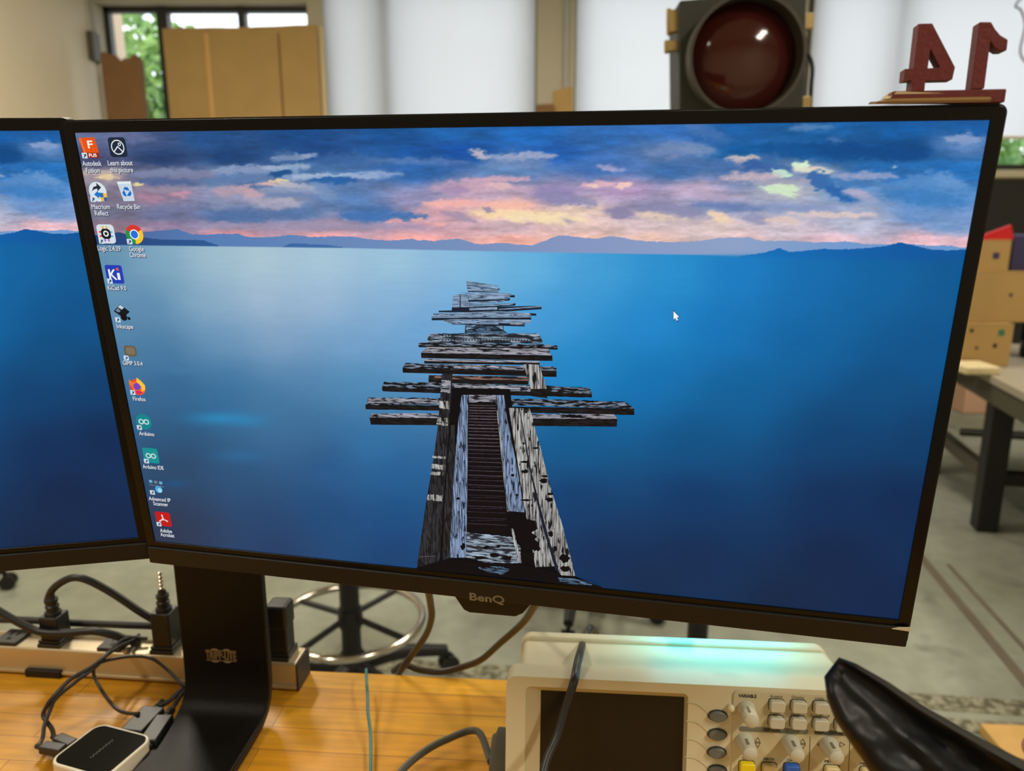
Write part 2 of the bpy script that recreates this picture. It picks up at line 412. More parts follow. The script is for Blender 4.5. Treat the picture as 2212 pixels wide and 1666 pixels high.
def window(n, w, mull, hbars=(), fw=0.05, dep=0.06):
    x0, x1, z0, z1 = w; mb = MB(); y0, y1 = WY+.13, WY+.13+dep
    mb.box2((x0, y0, z0), (x0+fw, y1, z1)); mb.box2((x1-fw, y0, z0), (x1, y1, z1))
    mb.box2((x0, y0, z0), (x1, y1, z0+fw)); mb.box2((x0, y0, z1-fw), (x1, y1, z1))
    for m_, ww in mull: mb.box2((m_-ww/2, y0-.01, z0), (m_+ww/2, y1+.01, z1))
    for h in hbars: mb.box2((x0, y0, h-fw/2), (x1, y1, h+fw/2))
    o = struct('window_%d' % n, mb, M['frame'])
    g = MB().box2((x0+fw/2, WY+.155, z0+fw/2), (x1-fw/2, WY+.16, z1-fw/2))
    p = build('pane', g, M['glass'], o, world=True); return o
window(1, W1, [(ony(341, 120, WY).x, 0.075), (ony(509, 40, WY).x, 0.05)], fw=0.035)
window(2, W2, [(ony(832, 120, WY).x, 0.10)])
window(3, W3, [((W3[0]+W3[1])/2+.9, 0.0)])
window(4, W4, [(ony(1948, 120, WY).x, 0.07)])
sl = MB().box2((W2[0]-.1, WY-.07, SZ-.055), (XR, WY+.07, SZ)); struct('trim_1', sl, M['sill'], 0.006)
bb = MB().box2((W1[1], WY-.10, .055), (XR, WY, .24), M['grey_pl']); bb.box2((W1[1], WY-.06, 0), (XR, WY, .055), M['iron'])
struct('baseboard_back', bb, None, 0.004)
struct('baseboard_left', MB().box2((XL, YB, 0), (XL+.015, WY, .1)), M['grey_pl'], 0.003)
bd = MB().box2((W2[0], WY-.03, .30), (XR-.05, WY-.001, SZ-.07))
tag(build('board', bd, M['dark_wall'], bevel=.004), 'wide charcoal board fixed to the back wall under the window sill', 'board')
struct('trim_6', MB().box2((W3[1]+.02, WY-.012, SZ), (W3[1]+.045, WY, 3.1)), M['frame'])
struct('trim_7', MB().box2((W2[1]+.19, WY-.03, SZ), (W2[1]+.215, WY, 3.1)), M['grey_pl'])
# floor joints: two dirty speckled strips and a brown groove
def floor_strip(name, a, b, w, mat, h=0.002):
    a = V((a[0], a[1], 0)); b = V((b[0], b[1], 0)); d = (b-a).normalized(); n = V((-d.y, d.x, 0))*w/2; z = V((0, 0, h))
    mb = MB(); mb.add([a-n, b-n, b+n, a+n, a-n+z, b-n+z, b+n+z, a+n+z], [(0, 1, 2, 3), (4, 5, 6, 7), (0, 1, 5, 4), (1, 2, 6, 5), (2, 3, 7, 6), (3, 0, 4, 7)])
    struct(name, mb, mat)
def ext2(p, q, k): 
    d = (q-p); return p-d*k, q+d*k
p, q = ext2(onz(975, 1446, 0), onz(2200, 1530, 0), .8); floor_strip('trim_2', p, q, .075, M['speckle'])
p2, q2 = ext2(onz(1500, 1530, 0), onz(2200, 1577, 0), .8); floor_strip('trim_3', p2, q2, .06, M['speckle'])
p, q = ext2(onz(1990, 1205, 0), onz(2165, 1415, 0), .25); floor_strip('trim_4', p, q, .035, M['stain'])
p, q = ext2(onz(2075, 1250, 0), onz(2212, 1400, 0), .25); floor_strip('trim_5', p, q, .018, M['stain'])

# roller shades
def shade(x0, x1, zb, label, wy=WY+.035):
    t = thing('roller_shade', label, 'window shade', Matrix.Translation((x0, wy-.0, zb)), 'white roller shades on the back windows')
    c = MB(); n = 24
    for i in range(n+1):
        x = x0+(x1-x0)*i/n; y = wy+.004*math.sin(i*1.3)*0.6
        c.v += [(x, y, zb), (x, y, 3.08)]
    for i in range(n): c.f.append((2*i, 2*i+2, 2*i+3, 2*i+1)); c.m.append(0)
    build('cloth', c, M['shade'], t, world=True, smooth=True)
    build('bottom_bar', MB().box2((x0, wy-.01, zb-.02), (x1, wy+.01, zb)), M['white_pl'], t, world=True, bevel=.003)
    build('roller', MB().tube([(x0, wy, 3.07), (x1, wy, 3.07)], .022, 14, smooth=False), M['white_pl'], t, world=True)
    return t
shade(W2[0]+.01, W2[1]-.01, SZ+.04, 'white roller shade lit from behind, left of the beige wall pier')
shade(W3[0]+.01, W3[1]-.01, SZ+.04, 'white roller shade lit from behind, directly behind the traffic light')
s4 = shade(W4[0]+.01, W4[1]-.01, ony(2190, 293, WY).z, 'rightmost white roller shade, raised to show a strip of green trees')
# shade chain
pts = [ony(2212, -10, WY-.06), ony(2198, 5, WY-.06), ony(2194, 15, WY-.06), ony(2205, 22, WY-.06), ony(2214, 55, WY-.06), ony(2204, 105, WY-.06), ony(2208, 125, WY-.06), ony(2222, 140, WY-.06)]
tag(build('pull_chain', MB().tube(pts, .007, 8), M['chain'], smooth=True), 'grey bead pull chain hanging at the right end of the shades', 'chain')
# conduit on the left wall
cp = [onp(px, py, V((XL+.02, 0, 0)), V((1, 0, 0))) for px, py in ((195, -60), (198, 30), (199, 70), (200, 130))]
t = thing('wall_conduit', 'thin metal conduit with a small grey switch box on the cream left wall', 'conduit', Matrix.Translation(cp[-1]))
build('pipe', MB().tube([(XL+.02, cp[0].y, ZC-.02), (XL+.02, cp[1].y, cp[1].z), (XL+.02, cp[2].y, cp[2].z)], .009, 10, smooth=False), M['grey_pl'], t, world=True)
build('box', MB().box2((XL+.001, cp[2].y-.05, cp[3].z), (XL+.045, cp[2].y+.05, cp[2].z)), M['grey_rub'], t, world=True, bevel=.005)
# ceiling lamps
for i, (x, y, z, L, P) in enumerate(LAMPS):
    t = thing('ceiling_lamp', ['long ceiling lamp above and behind the camera on the right', 'long ceiling lamp above the left bench end', 'long ceiling lamp near the left wall and window', 'long ceiling lamp over the middle of the room', 'long ceiling lamp over the cardboard boxes on the right'][i], 'lamp', Matrix.Translation((x, y, ZC)), 'ceiling lamps')
    build('housing', MB().box2((x-.15, y-L/2-.03, z+.02), (x+.15, y+L/2+.03, ZC)), M['lamp_metal'], t, world=True, bevel=.01)
    build('diffuser', MB().box2((x-.12, y-L/2, z-.02), (x+.12, y+L/2, z+.02)), M['diffuser'], t, world=True, bevel=.01)

# outside: lawn, neighbouring facade, trees
tag(build('ground', MB().box2((-30, WY+.25, -0.35), (30, 45, -0.3)), M['grass']), kind='structure')
def tree(x, y, h, r, label, seed, n=900):
    rnd = random.Random(seed)
    t = thing('leafy_tree', label, 'tree', Matrix.Translation((x, y, -.3)), 'trees outside the windows')
    build('trunk', MB().tube([(x, y, -.3), (x+.1, y, h*.4), (x-.05, y+.1, h*.75)], lambda s: .16*(1-.7*s), 10), M['trunk'], t, world=True, smooth=True)
    mb = MB()
    for _ in range(n):
        d = V((rnd.gauss(0, 1), rnd.gauss(0, 1), rnd.gauss(0, 1))).normalized()*(rnd.random()**.4)
        c = V((x+d.x*r, y+d.y*r*.8, h*.62+d.z*r*.95)); s = rnd.uniform(.05, .13)
        a = V((rnd.gauss(0, 1), rnd.gauss(0, 1), rnd.gauss(0, 1))).normalized(); b = a.cross(V((rnd.gauss(0, 1), rnd.gauss(0, 1), .3))).normalized(); w = a.cross(b)*.3
        mb.add([c-a*s, c+b*s*.6+w*s, c+a*s, c-b*s*.6+w*s], [(0, 1, 2, 3)])
    build('foliage', mb, M['leaf'], t, world=True)
tx = lambda px, Y: ony(px, 200, Y).x
tree(tx(300, 13), 13, 4.6, 1.75, 'leafy tree seen through the narrow left pane beside the dark mullion', 1, 4200)
tree(tx(385, 16), 17, 3.6, 1.1, 'low bush-like tree behind the top of the large cardboard sheet', 2, 900)
tree(tx(2230, 12), 12.5, 3.2, 1.5, 'green tree seen under the raised right shade', 3, 2400)
fa = thing('neighbour_building', 'tan building wall with overhanging roof edge outside the left window', 'building', Matrix.Translation((-7.2, 9, -.3)))
fx = ony(240, 60, 9.0)
build('wall', MB().box2((fx.x-2.0, 9.0, -.3), (fx.x+.06, 9.15, 6)), M['facade'], fa, world=True)
zo = ony(400, 22, 8.2).z
build('overhang', MB().box2((-7.5, 7.2, zo), (-1.0, 8.2, zo+.5)), M['facade'], fa, world=True)

# cardboard leaning on the window
def sheet(name, px0, px1, pyt, Y, zb, mat, label, cat='cardboard', th=.02, wav=0, folds=(), grp=None):
    a = ony(px0, pyt[0], Y); b = ony(px1, pyt[1], Y); n = 16; mb = MB(); top = []
    for i in range(n+1):
        s = i/n; x = a.x+(b.x-a.x)*s; z = a.z+(b.z-a.z)*s+wav*(math.sin(s*9)+.5*math.sin(s*23)); top.append((x, z))
    xs = lambda x: x+0.0
    poly = [(a.x, zb)]+top+[(b.x, zb)]
    lean = Matrix(((1, 0, 0, 0), (0, 1, -.0, 0), (0, 0, 1, 0), (0, 0, 0, 1)))
    t = thing(name, label, cat, Matrix.Translation(((a.x+b.x)/2, Y, zb)), grp)
    build('board_face', MB().prism(poly, Y, Y+th), mat, t, world=True)
    for (p, w, mt) in folds:
        xx = ony(p, 150, Y).x; build('fold', MB().box2((xx-w/2, Y-.006, zb), (xx+w/2, Y, min(a.z, b.z)-.03)), mt, t, world=True, bevel=.002)
    return t
M['card_fold'] = pm('cardboard_fold', (196, 156, 98), 0.85, noise=0.08)
sheet('cardboard_sheet', 350, 684, (62, 54), WY-.16, 0.0, M['card'], 'large tan flattened cardboard box standing in front of the left window', folds=[(452, .035, M['card_fold']), (606, .012, M['card_dk'])], wav=.003)
sheet('cardboard_sheet', 216, 300, (118, 128), WY-.28, 0.0, M['card_dk'], 'narrow dark brown cardboard stack with ragged top at the left window edge', wav=.02, th=.06)
sheet('cardboard_strip', 686, 697, (56, 56), WY-.12, 0.0, M['card_lt'], 'pale narrow strip standing right of the large cardboard sheet')
sheet('cardboard_box', 1196, 1237, (196, 186), WY-.3, 0.0, M['card'], 'taller narrow cardboard box standing before the beige wall pier', th=.12)
sheet('cardboard_box', 1160, 1194, (226, 224), WY-.34, 0.0, M['card_dk'], 'lower narrow cardboard box left of the taller one at the wall pier', th=.12)
M['hole'] = pm('hand_hole_shadow_board', (126, 92, 52), .9)
# ------------------------------------------------------------------ traffic light
TY = 1.95
tc_ = ony(1602, 128, TY)
yaw = math.radians(-4); roll = math.radians(-3.5)
Ry = Matrix.Rotation(yaw, 4, 'Z') @ Matrix.Rotation(roll, 4, 'Y') @ Matrix.Rotation(math.radians(2), 4, 'X')
TL = Matrix.Translation(tc_) @ Ry
t = thing('traffic_light', 'large unlit red traffic signal in a dark housing on a post behind the monitor', 'traffic light', TL)
hs = MB().prism(rrect(-.147, -.19, .147, .140, .008), 0.0, .18)
build('housing', hs, M['tl_body'], t, bevel=.003)
RX = Matrix.Rotation(math.pi/2, 4, 'X')   # z axis -> -y (towards the viewer)
build('visor', MB().lathe([(.134, 0), (.134, .06), (.1335, .065), (.126, .065), (.125, .0)], RX, 64), M['tl_ring'], t, smooth=True)
build('lens', MB().lathe([(.125, .002), (.115, .012), (.098, .022), (.075, .031), (.04, .037), (.0005, .039)], RX, 64), M['lens'], t, smooth=True)
for (x, z, h) in ((-.154, .10, .05), (-.160, .045, .025), (-.160, -.125, .025), (.157, .075, .035), (.157, -.11, .035)):
    build('hinge', MB().box((x, .03, z), (.028, .03, h)).tube([(x-.012, .03, z-h*.6), (x-.012, .03, z+h*.6)], .007, 8, smooth=False), M['brass'], t, bevel=.003)
wp = [V((-.10, .05, .14)), V((-.07, .05, .165)), V((-.02, .05, .168)), V((.01, .05, .14))]
build('wire_handle', MB().tube(wp, .004, 8), M['iron'], t, smooth=True)
build('cable', MB().tube([(.165, .06, .02), (.18, .05, -.02), (.176, .04, -.08), (.178, .05, -.2)], .005, 8), M['iron'], t, smooth=True)
pz = tc_.z-.20
build('post', MB().tube([(tc_.x, TY+.09, .02), (tc_.x, TY+.09, pz+.03)], .03, 20, smooth=False), M['iron'], t, world=True, smooth=True)
build('base', MB().lathe([(.24, 0), (.24, .015), (.05, .03), (.035, .08)], Matrix.Translation((tc_.x, TY+.09, 0)), 40), M['iron'], t, world=True, smooth=True)

# ------------------------------------------------------------------ drafting stools
def stool(cx, cy, rot, label, ringz=.27, R_=.205, seat_h=.70):
    t = thing('drafting_stool', label, 'stool', Matrix.Translation((cx, cy, 0)) @ Matrix.Rotation(rot, 4, 'Z'), 'black drafting stools behind the bench')
    build('column', MB().tube([(0, 0, .10), (0, 0, .52)], .028, 20, smooth=False).tube([(0, 0, .5), (0, 0, seat_h-.08)], .016, 16, smooth=False), M['iron'], t, smooth=True)
    build('base_hub', MB().lathe([(.05, .07), (.055, .10), (.045, .15), (.03, .17)], None, 24), M['iron'], t, smooth=True)
    for k in range(5):
        a = 2*math.pi*k/5; c, s = math.cos(a), math.sin(a)
        p = [(c*.03, s*.03, .125), (c*.16, s*.16, .115), (c*.30, s*.30, .075)]
        build('leg', MB().tube(p, lambda u: .026-.008*u, 10), M['iron'], t, smooth=True)
        cs = build('caster', MB().tube([(c*.30, s*.30, .08), (c*.30, s*.30, .045)], .008, 8, smooth=False), M['iron'], t)
        Mx = Matrix.Translation((c*.31, s*.31, .028)) @ Matrix.Rotation(a, 4, 'Z') @ Matrix.Rotation(math.pi/2, 4, 'X')
        w = MB(); w.lathe([(.012, -.024), (.028, -.022), (.028, -.006), (.014, -.004), (.014, .004), (.028, .006), (.028, .022), (.012, .024)], Mx, 20)
        build('wheel', w, M['wheel'], cs, smooth=True)
    rg = build('foot_ring', MB().torus(R_, .011, Matrix.Translation((0, 0, ringz))), M['steel'], t, smooth=True)
    build('ring_hub', MB().lathe([(.034, ringz-.02), (.036, ringz), (.034, ringz+.035)], None, 20), M['iron'], t, smooth=True)
    for k in range(4):
        a = 2*math.pi*(k+.3)/4; c, s = math.cos(a), math.sin(a)
        build('ring_spoke', MB().tube([(c*.03, s*.03, ringz+.01), (c*R_, s*R_, ringz)], .009, 8, smooth=False), M['iron'], t, smooth=True)
    build('seat', MB().lathe([(.02, seat_h-.06), (.19, seat_h-.05), (.215, seat_h-.02), (.20, seat_h+.02), (.05, seat_h+.025)], None, 40), M['seatv'], t, smooth=True)
    return t
rc = onz(757, 1338, .27)
stool(rc.x, rc.y, .55, 'black drafting stool with a chrome foot ring, nearest behind the bench')
rc2 = onz(1300, 1330, .25)
stool(rc2.x-.02, rc2.y+.55, .75, 'black wheeled stool glimpsed between the monitor and the oscilloscope', seat_h=.62)
rc3 = onz(-200, 1215, .15)
stool(rc3.x, rc3.y, .3, 'black wheeled stool at far left, showing only a leg under the left monitor', seat_h=.62)

# ------------------------------------------------------------------ right hand work bench with boxes
bx0 = 2.05; e1 = onz(2065, 772, .72); e2 = onz(2212, 848, .72)
t = thing('work_bench', 'grey topped work bench on thick black legs at the right', 'table', Matrix.Translation((2.6, 3.4, 0)))
dirv = (e2-e1).normalized(); nrm = V((-dirv.y, dirv.x, 0));  nrm = nrm if nrm.x > 0 else -nrm
o_ = e1-dirv*.5; BW = 1.1; BL = 2.2
FB = frame(o_, nrm, dirv, V((0, 0, 1)))
# local: x away to the right, y towards the viewer, z up (z=0 at the top)
mb = MB().box2((0, 0, -.035), (BW, BL, 0)); mb.v = [FB @ V(v) for v in mb.v]; build('top', mb, M['bench'], t, world=True, bevel=.004)
mb = MB().box2((.01, .02, -.125), (BW-.01, BL-.02, -.036)); mb.v = [FB @ V(v) for v in mb.v]; build('rail', mb, M['bench_side'], t, world=True, bevel=.004)
lgp = FB.inverted() @ onz(2112, 1142, 0)
for (a, b) in ((.07, lgp.y), (.07, .10), (BW-.1, lgp.y), (BW-.1, .10)):
    mb = MB().box2((a-.045, b-.045, -.72), (a+.045, b+.045, -.126)); mb.v = [FB @ V(v) for v in mb.v]; build('leg', mb, M['iron'], t, world=True, bevel=.006)
mb = MB().box2((.045, .10, -.50), (.095, lgp.y, -.44)); mb.v = [FB @ V(v) for v in mb.v]; build('stretcher', mb, M['bench_side'], t, world=True, bevel=.004)
mb = MB().box2((.09, lgp.y-.03, -.50), (BW-.1, lgp.y+.03, -.44)); mb.v = [FB @ V(v) for v in mb.v]; build('stretcher', mb, M['iron'], t, world=True, bevel=.004)
mb = MB().tube([(.10, lgp.y-.5, -.40), (.55, lgp.y-.1, -.30), (.9, lgp.y, -.16)], .02, 8, smooth=False).tube([(.20, lgp.y-.02, -.22), (.42, lgp.y-.02, -.46)], .02, 8, smooth=False)
mb.v = [FB @ V(v) for v in mb.v]; build('brace', mb, M['iron'], t, world=True)
c0 = FB @ V((.42, lgp.y+.25, -.72))
ts = thing('shop_stool', 'dark pedestal stool pushed under the right work bench', 'stool', Matrix.Translation(c0))
build('pedestal', MB().lathe([(.20, 0), (.20, .02), (.05, .06), (.03, .12), (.03, .42)], Matrix.Translation(c0), 24), M['iron'], ts, world=True, smooth=True)
build('seat', MB().lathe([(.03, .42), (.16, .43), (.17, .46), (.15, .49), (.02, .49)], Matrix.Translation(c0), 28), M['seatv'], ts, world=True, smooth=True)
def fbox(name, px0, py1, px1, py0, off, dep, mat, label, cat='box', rot=0, zb=None, extra=None, grp=None):
    """box whose visible face spans the given pixels; off = distance in from the bench end edge plane (world Y of its face)"""
    Y = off; a = ony(px0, py1, Y); b = ony(px1, py0, Y)
    if zb is not None: a.z = zb
    c = V(((a.x+b.x)/2, Y+dep/2, a.z)); w = b.x-a.x; h = b.z-a.z
    t = thing(name, label, cat, Matrix.Translation(c) @ Matrix.Rotation(rot, 4, 'Z'), grp)
    return t, w, h, dep
ZT = .7205
def carton(px0, px1, py0, Y, dep, mat, label, zb, z1=None, rot=0, lid=True, marks=()):
    a = ony(px0, py0, Y); b = ony(px1, py0, Y); z1 = z1 if z1 is not None else a.z
    w = b.x-a.x; h = z1-zb
    t = thing('cardboard_box', label, 'box', Matrix.Translation(((a.x+b.x)/2, Y+dep/2, zb)) @ Matrix.Rotation(rot, 4, 'Z'), None)
    build('carton', MB().box2((-w/2, -dep/2, 0), (w/2, dep/2, h-.004)), mat, t, bevel=.004)
    if lid:
        build('flap', MB().box2((-w/2, -dep/2, h-.003), (-.002, dep/2, h)), mat, t)
        build('flap', MB().box2((.002, -dep/2, h-.003), (w/2, dep/2, h)), mat, t)
    for (mx, mz, r, mm) in marks:
        build('printed_mark', MB().box2((mx*w-r, -dep/2-.001, mz*h-r), (mx*w+r, -dep/2, mz*h+r)), mm, t)
    return z1
z_a = carton(2062, 2192, 700, 3.42, .42, M['card'], 'tan cardboard box at the bottom of the pile on the right bench', ZT, marks=((-.20, .85, .008, M['iron']), (-.08, .45, .007, M['ink']), (.22, .5, .009, M['iron']), (.30, .80, .014, M['green_lbl'])))
z_b = carton(2078, 2230, 588, 3.46, .42, M['card'], 'larger tan cardboard box in the middle of the pile on the right bench', z_a, rot=.08, marks=((.20, .55, .008, M['ink']),))
z_c = carton(2085, 2190, 518, 3.50, .34, M['card'], 'top cardboard box of the pile, with a round blue mark', z_b, rot=-.06, marks=((.22, .5, .014, M['navy']),))
z_f = ony(2100, 740, 3.30).z
tag(build('shipping_envelope', MB().box2((ony(2075, 760, 3.30).x, 3.24, ZT), (ony(2150, 760, 3.30).x, 3.40, ZT+.035)), M['card_lt'], bevel=.008), 'flat cream padded envelope lying in front of the cardboard boxes', 'envelope')
a_ = ony(2196, 560, 3.44); 
tag(build('navy_box', MB().box2((ony(2203, 560, 3.44).x+.02, 3.53, z_b+.001), (ony(2203, 560, 3.44).x+.2, 3.70, z_c+.02)), M['navy'], bevel=.004), 'navy blue box standing right of the topmost cardboard box', 'box')
rb = ony(2100, 520, 3.52)
mb = MB().prism([(ony(2098, 520, 3.52).x, z_c), (ony(2190, 520, 3.52).x, z_c), (ony(2185, 486, 3.52).x, ony(2185, 486, 3.52).z)], 3.52, 3.535)
tag(build('red_wedge', mb, M['redbox'], bevel=.001), 'bright red wedge-shaped plastic piece lying on the cardboard pile', 'plastic piece')
jr = onz(2232, 772, ZT)
t = thing('glass_jar', 'dark glass jar with a white lid at the right edge of the picture', 'jar', Matrix.Translation((jr.x, jr.y, ZT)))
build('body', MB().lathe([(.055, 0), (.062, .01), (.062, .17), (.05, .19)], None, 32), M['darkglass'], t, smooth=True)
build('lid', MB().lathe([(.066, .188), (.072, .195), (.072, .215), (.06, .222), (.01, .223)], None, 32), M['white'], t, smooth=True)
tag(build('pink_parcel', MB().box2((ony(2050, 860, WY-.3).x, WY-.5, 0.0), (ony(2104, 860, WY-.3).x, WY-.25, ony(2080, 810, WY-.5).z)), M['pink'], bevel=.01), 'pinkish parcel on the floor by the back wall, seen under the right bench', 'parcel')
pk = [onz(2105, 1622, 0), onz(2300, 1650, 0)]
tag(build('wood_plank', MB().box((0, 0, .015), (.8, .14, .03), None, Matrix.Translation(V((pk[0].x+.45, pk[0].y-.02, 0))) @ Matrix.Rotation(-.06, 4, 'Z')), M['plank'], bevel=.004), 'light wooden plank lying on the floor at lower right', 'plank')

# ------------------------------------------------------------------ bench in the foreground
ZB = .9
TA = onz(660, 1447, ZB); TBp = onz(1090, 1467, ZB)
tdir = (TBp-TA).normalized(); tback = V((-tdir.y, tdir.x, 0))
tr_ = onz(1925, 1512, ZB); Rlen = (tr_-TA).dot(tdir)
FT = frame(TA, tdir, tback, V((0, 0, 1)))
t = thing('butcher_block_bench', 'maple butcher block bench top with glued strips, carrying the monitors and oscilloscope', 'table', FT)
build('top', MB().box2((-1.15, -.80, -.045), (Rlen, 0, 0)), M['table'], t, bevel=.003)
for (a, b) in ((-1.09, -.06), (-1.09, -.74), (Rlen-.06, -.06), (Rlen-.06, -.74)):
    build('leg', MB().box2((a-.035, b-.035, -.9), (a+.035, b+.035, -.046)), M['bench_side'], t, bevel=.004)
build('apron', MB().box2((-1.05, -.10, -.13), (Rlen-.1, -.075, -.046)), M['bench_side'], t)

# ------------------------------------------------------------------ monitors
W_, H_ = .527, .2965
MO = V((-0.27282686, 0.5439617, 1.1605865))
MBs = [[0.97884583, -0.01618653, -0.20395791], [-0.20441901, -0.11919997, -0.9715988], [-0.00858496, 0.99273832, -0.11998723]]
MM = frame(MO, [r[0] for r in MBs], [r[1] for r in MBs], [r[2] for r in MBs])      # x along the panel, y up the panel, z towards the viewer
LO = V((-0.28580781, 0.54732099, 1.16234951))
LBs = [[0.98712347, -0.00386384, 0.15991349], [0.15819758, -0.12441732, -0.97953757], [0.02368078, 0.99222246, -0.122204]]
LX = V([r[0] for r in LBs])
LM = frame(LO-LX*(W_+.0012), LX, [r[1] for r in LBs], [r[2] for r in LBs])
MI = MM.inverted()
MN = V([r[2] for r in MBs])
def scr(px, py):
    p = MI @ onp(px, py, MO, MN); return p.x, p.y

# ---- the wallpaper: lake at dusk, painted point by point on the panel's grid
def vnoise(x, y, seed):
    xi = np.floor(x).astype(np.int64); yi = np.floor(y).astype(np.int64); fx = x-xi; fy = y-yi
    fx = fx*fx*(3-2*fx); fy = fy*fy*(3-2*fy)
    def h(a, b):
        n = (a*374761393+b*668265263+seed*974634777) & 0xffffffff
        n = ((n ^ (n >> 13))*1274126177) & 0xffffffff
        return ((n ^ (n >> 16)) & 0xffff)/65535.0
    return (h(xi, yi)*(1-fx)+h(xi+1, yi)*fx)*(1-fy)+(h(xi, yi+1)*(1-fx)+h(xi+1, yi+1)*fx)*fy
def fbm(x, y, seed, o=4):
    s = 0; a = 1; t = 0
    for i in range(o): s = s+a*vnoise(x*2**i+17.3*i, y*2**i+9.1*i, seed+i); t += a; a *= .55
    return s/t*2-1
WATER = [(240,560,95,140,170),(340,560,130,170,195),(450,560,165,195,208),(560,565,182,205,214),(700,570,176,206,220),(850,570,163,201,222),(1000,575,145,192,225),(1150,580,120,178,225),(1300,585,88,155,215),(1450,590,60,140,207),(1600,590,36,120,195),(1750,600,18,105,175),(1900,600,8,95,160),(2070,600,5,85,145),
(330,650,85,135,172),(450,650,140,175,200),(560,650,172,192,214),(700,650,160,186,215),(850,660,135,178,215),(1000,660,115,172,218),(1200,680,75,150,215),(1400,700,42,132,205),(1550,720,20,112,185),(1750,750,6,95,160),(2000,750,2,80,140),(350,750,66,118,160),(480,740,105,150,188),(600,740,138,168,200),(760,740,118,163,205),(900,720,105,160,210),
(1250,800,32,132,200),(1400,830,10,108,175),(1600,850,4,92,152),(1900,850,2,74,128),(380,830,42,95,140),(500,830,55,113,160),(650,830,82,132,175),(780,830,72,138,182),(470,880,40,105,150),(400,930,36,82,122),(600,880,60,115,158),(650,920,55,105,148),(800,960,46,116,168),(1250,960,8,88,142),(1500,960,4,78,132),(1800,950,4,62,112),(1980,950,5,58,106),
(400,1000,36,66,98),(520,1040,38,82,124),(700,1000,38,82,128),(850,1030,30,92,148),(1250,1080,10,58,108),(1500,1080,8,52,102),(1800,1080,11,43,88),(1950,1080,10,38,80),(400,1120,40,56,84),(560,1120,34,66,108),(700,1110,24,72,122),(850,1120,18,76,130),(380,1160,44,51,74),(600,1180,34,58,98),(850,1200,20,62,110),(1300,1200,15,43,86),(1500,1200,15,40,80),(1800,1200,15,36,74),(1900,1300,14,36,76),(1400,1260,18,40,76),(1700,1310,20,36,68)]
SKY = [(190,300,95,108,150),(330,300,58,82,130),(450,300,30,78,138),(650,300,20,73,138),(850,300,20,83,153),(1000,290,25,95,170),(1150,290,25,104,190),(1300,290,42,104,180),(1450,280,45,105,182),(1600,280,20,95,170),(1750,280,14,90,160),(1950,280,14,90,165),(2100,280,18,90,165),
(200,345,68,74,114),(350,340,32,62,112),(500,338,22,66,122),(700,330,22,72,138),(900,330,18,78,152),(1000,325,15,80,165),(1200,330,26,92,178),(1450,330,80,118,172),(1600,330,10,90,160),(1800,330,8,80,150),(1950,322,5,74,140),(2080,310,80,125,185),
(220,380,150,138,150),(330,375,92,98,134),(480,380,100,128,170),(700,370,66,112,168),(900,370,42,104,180),(1100,370,88,130,185),(1300,360,58,110,185),(1450,370,58,110,176),(1600,370,60,106,168),(1750,375,130,150,185),(1900,370,28,104,180),(2050,370,25,105,180),
(220,430,118,110,132),(330,420,148,125,150),(480,425,138,142,176),(600,430,140,148,178),(750,430,82,122,178),(900,430,140,140,182),(1050,420,188,160,185),(1200,420,156,140,182),(1350,410,180,150,190),(1500,410,188,166,195),(1700,415,180,180,195),(1850,420,100,142,195),(2000,420,76,138,202),
(230,465,108,110,135),(350,465,104,114,154),(480,465,82,112,162),(650,460,88,124,175),(800,460,70,116,178),(950,460,212,160,168),(1100,450,243,186,168),(1250,455,230,200,185),(1400,450,145,140,178),(1550,450,130,142,182),(1700,450,150,160,190),(1850,460,160,170,200),(2000,460,86,138,202),
(240,490,138,115,135),(350,490,148,128,160),(500,487,140,135,170),(700,487,162,144,172),(900,490,202,160,180),(1100,490,205,174,185),(1250,490,226,192,186),(1400,490,212,188,190),(1550,490,222,198,195),(1700,490,203,188,200),(1850,490,178,180,202),(2050,490,116,155,208),
(300,505,188,140,160),(500,508,238,160,166),(700,515,248,166,164),(900,520,250,170,162),(1100,525,250,176,162),(1250,525,248,190,170),(1400,515,238,195,182),(1600,520,224,190,192),(1800,520,224,186,196),(2000,520,234,186,196),(2080,530,228,182,192)]
def interp(X, Y, pts, ys, p, soft):
    acc = np.zeros(X.shape+(3,)); w = np.zeros(X.shape)
    for (a, b, r, g, bl) in pts:
        d2 = (X-a)**2+((Y-b)*ys)**2+soft
        k = 1/d2**p; w += k; acc += k[..., None]*np.array([r, g, bl], float)
    return acc/w[..., None]
def poly_y(X, pts): return np.interp(X, [p[0] for p in pts], [p[1] for p in pts])
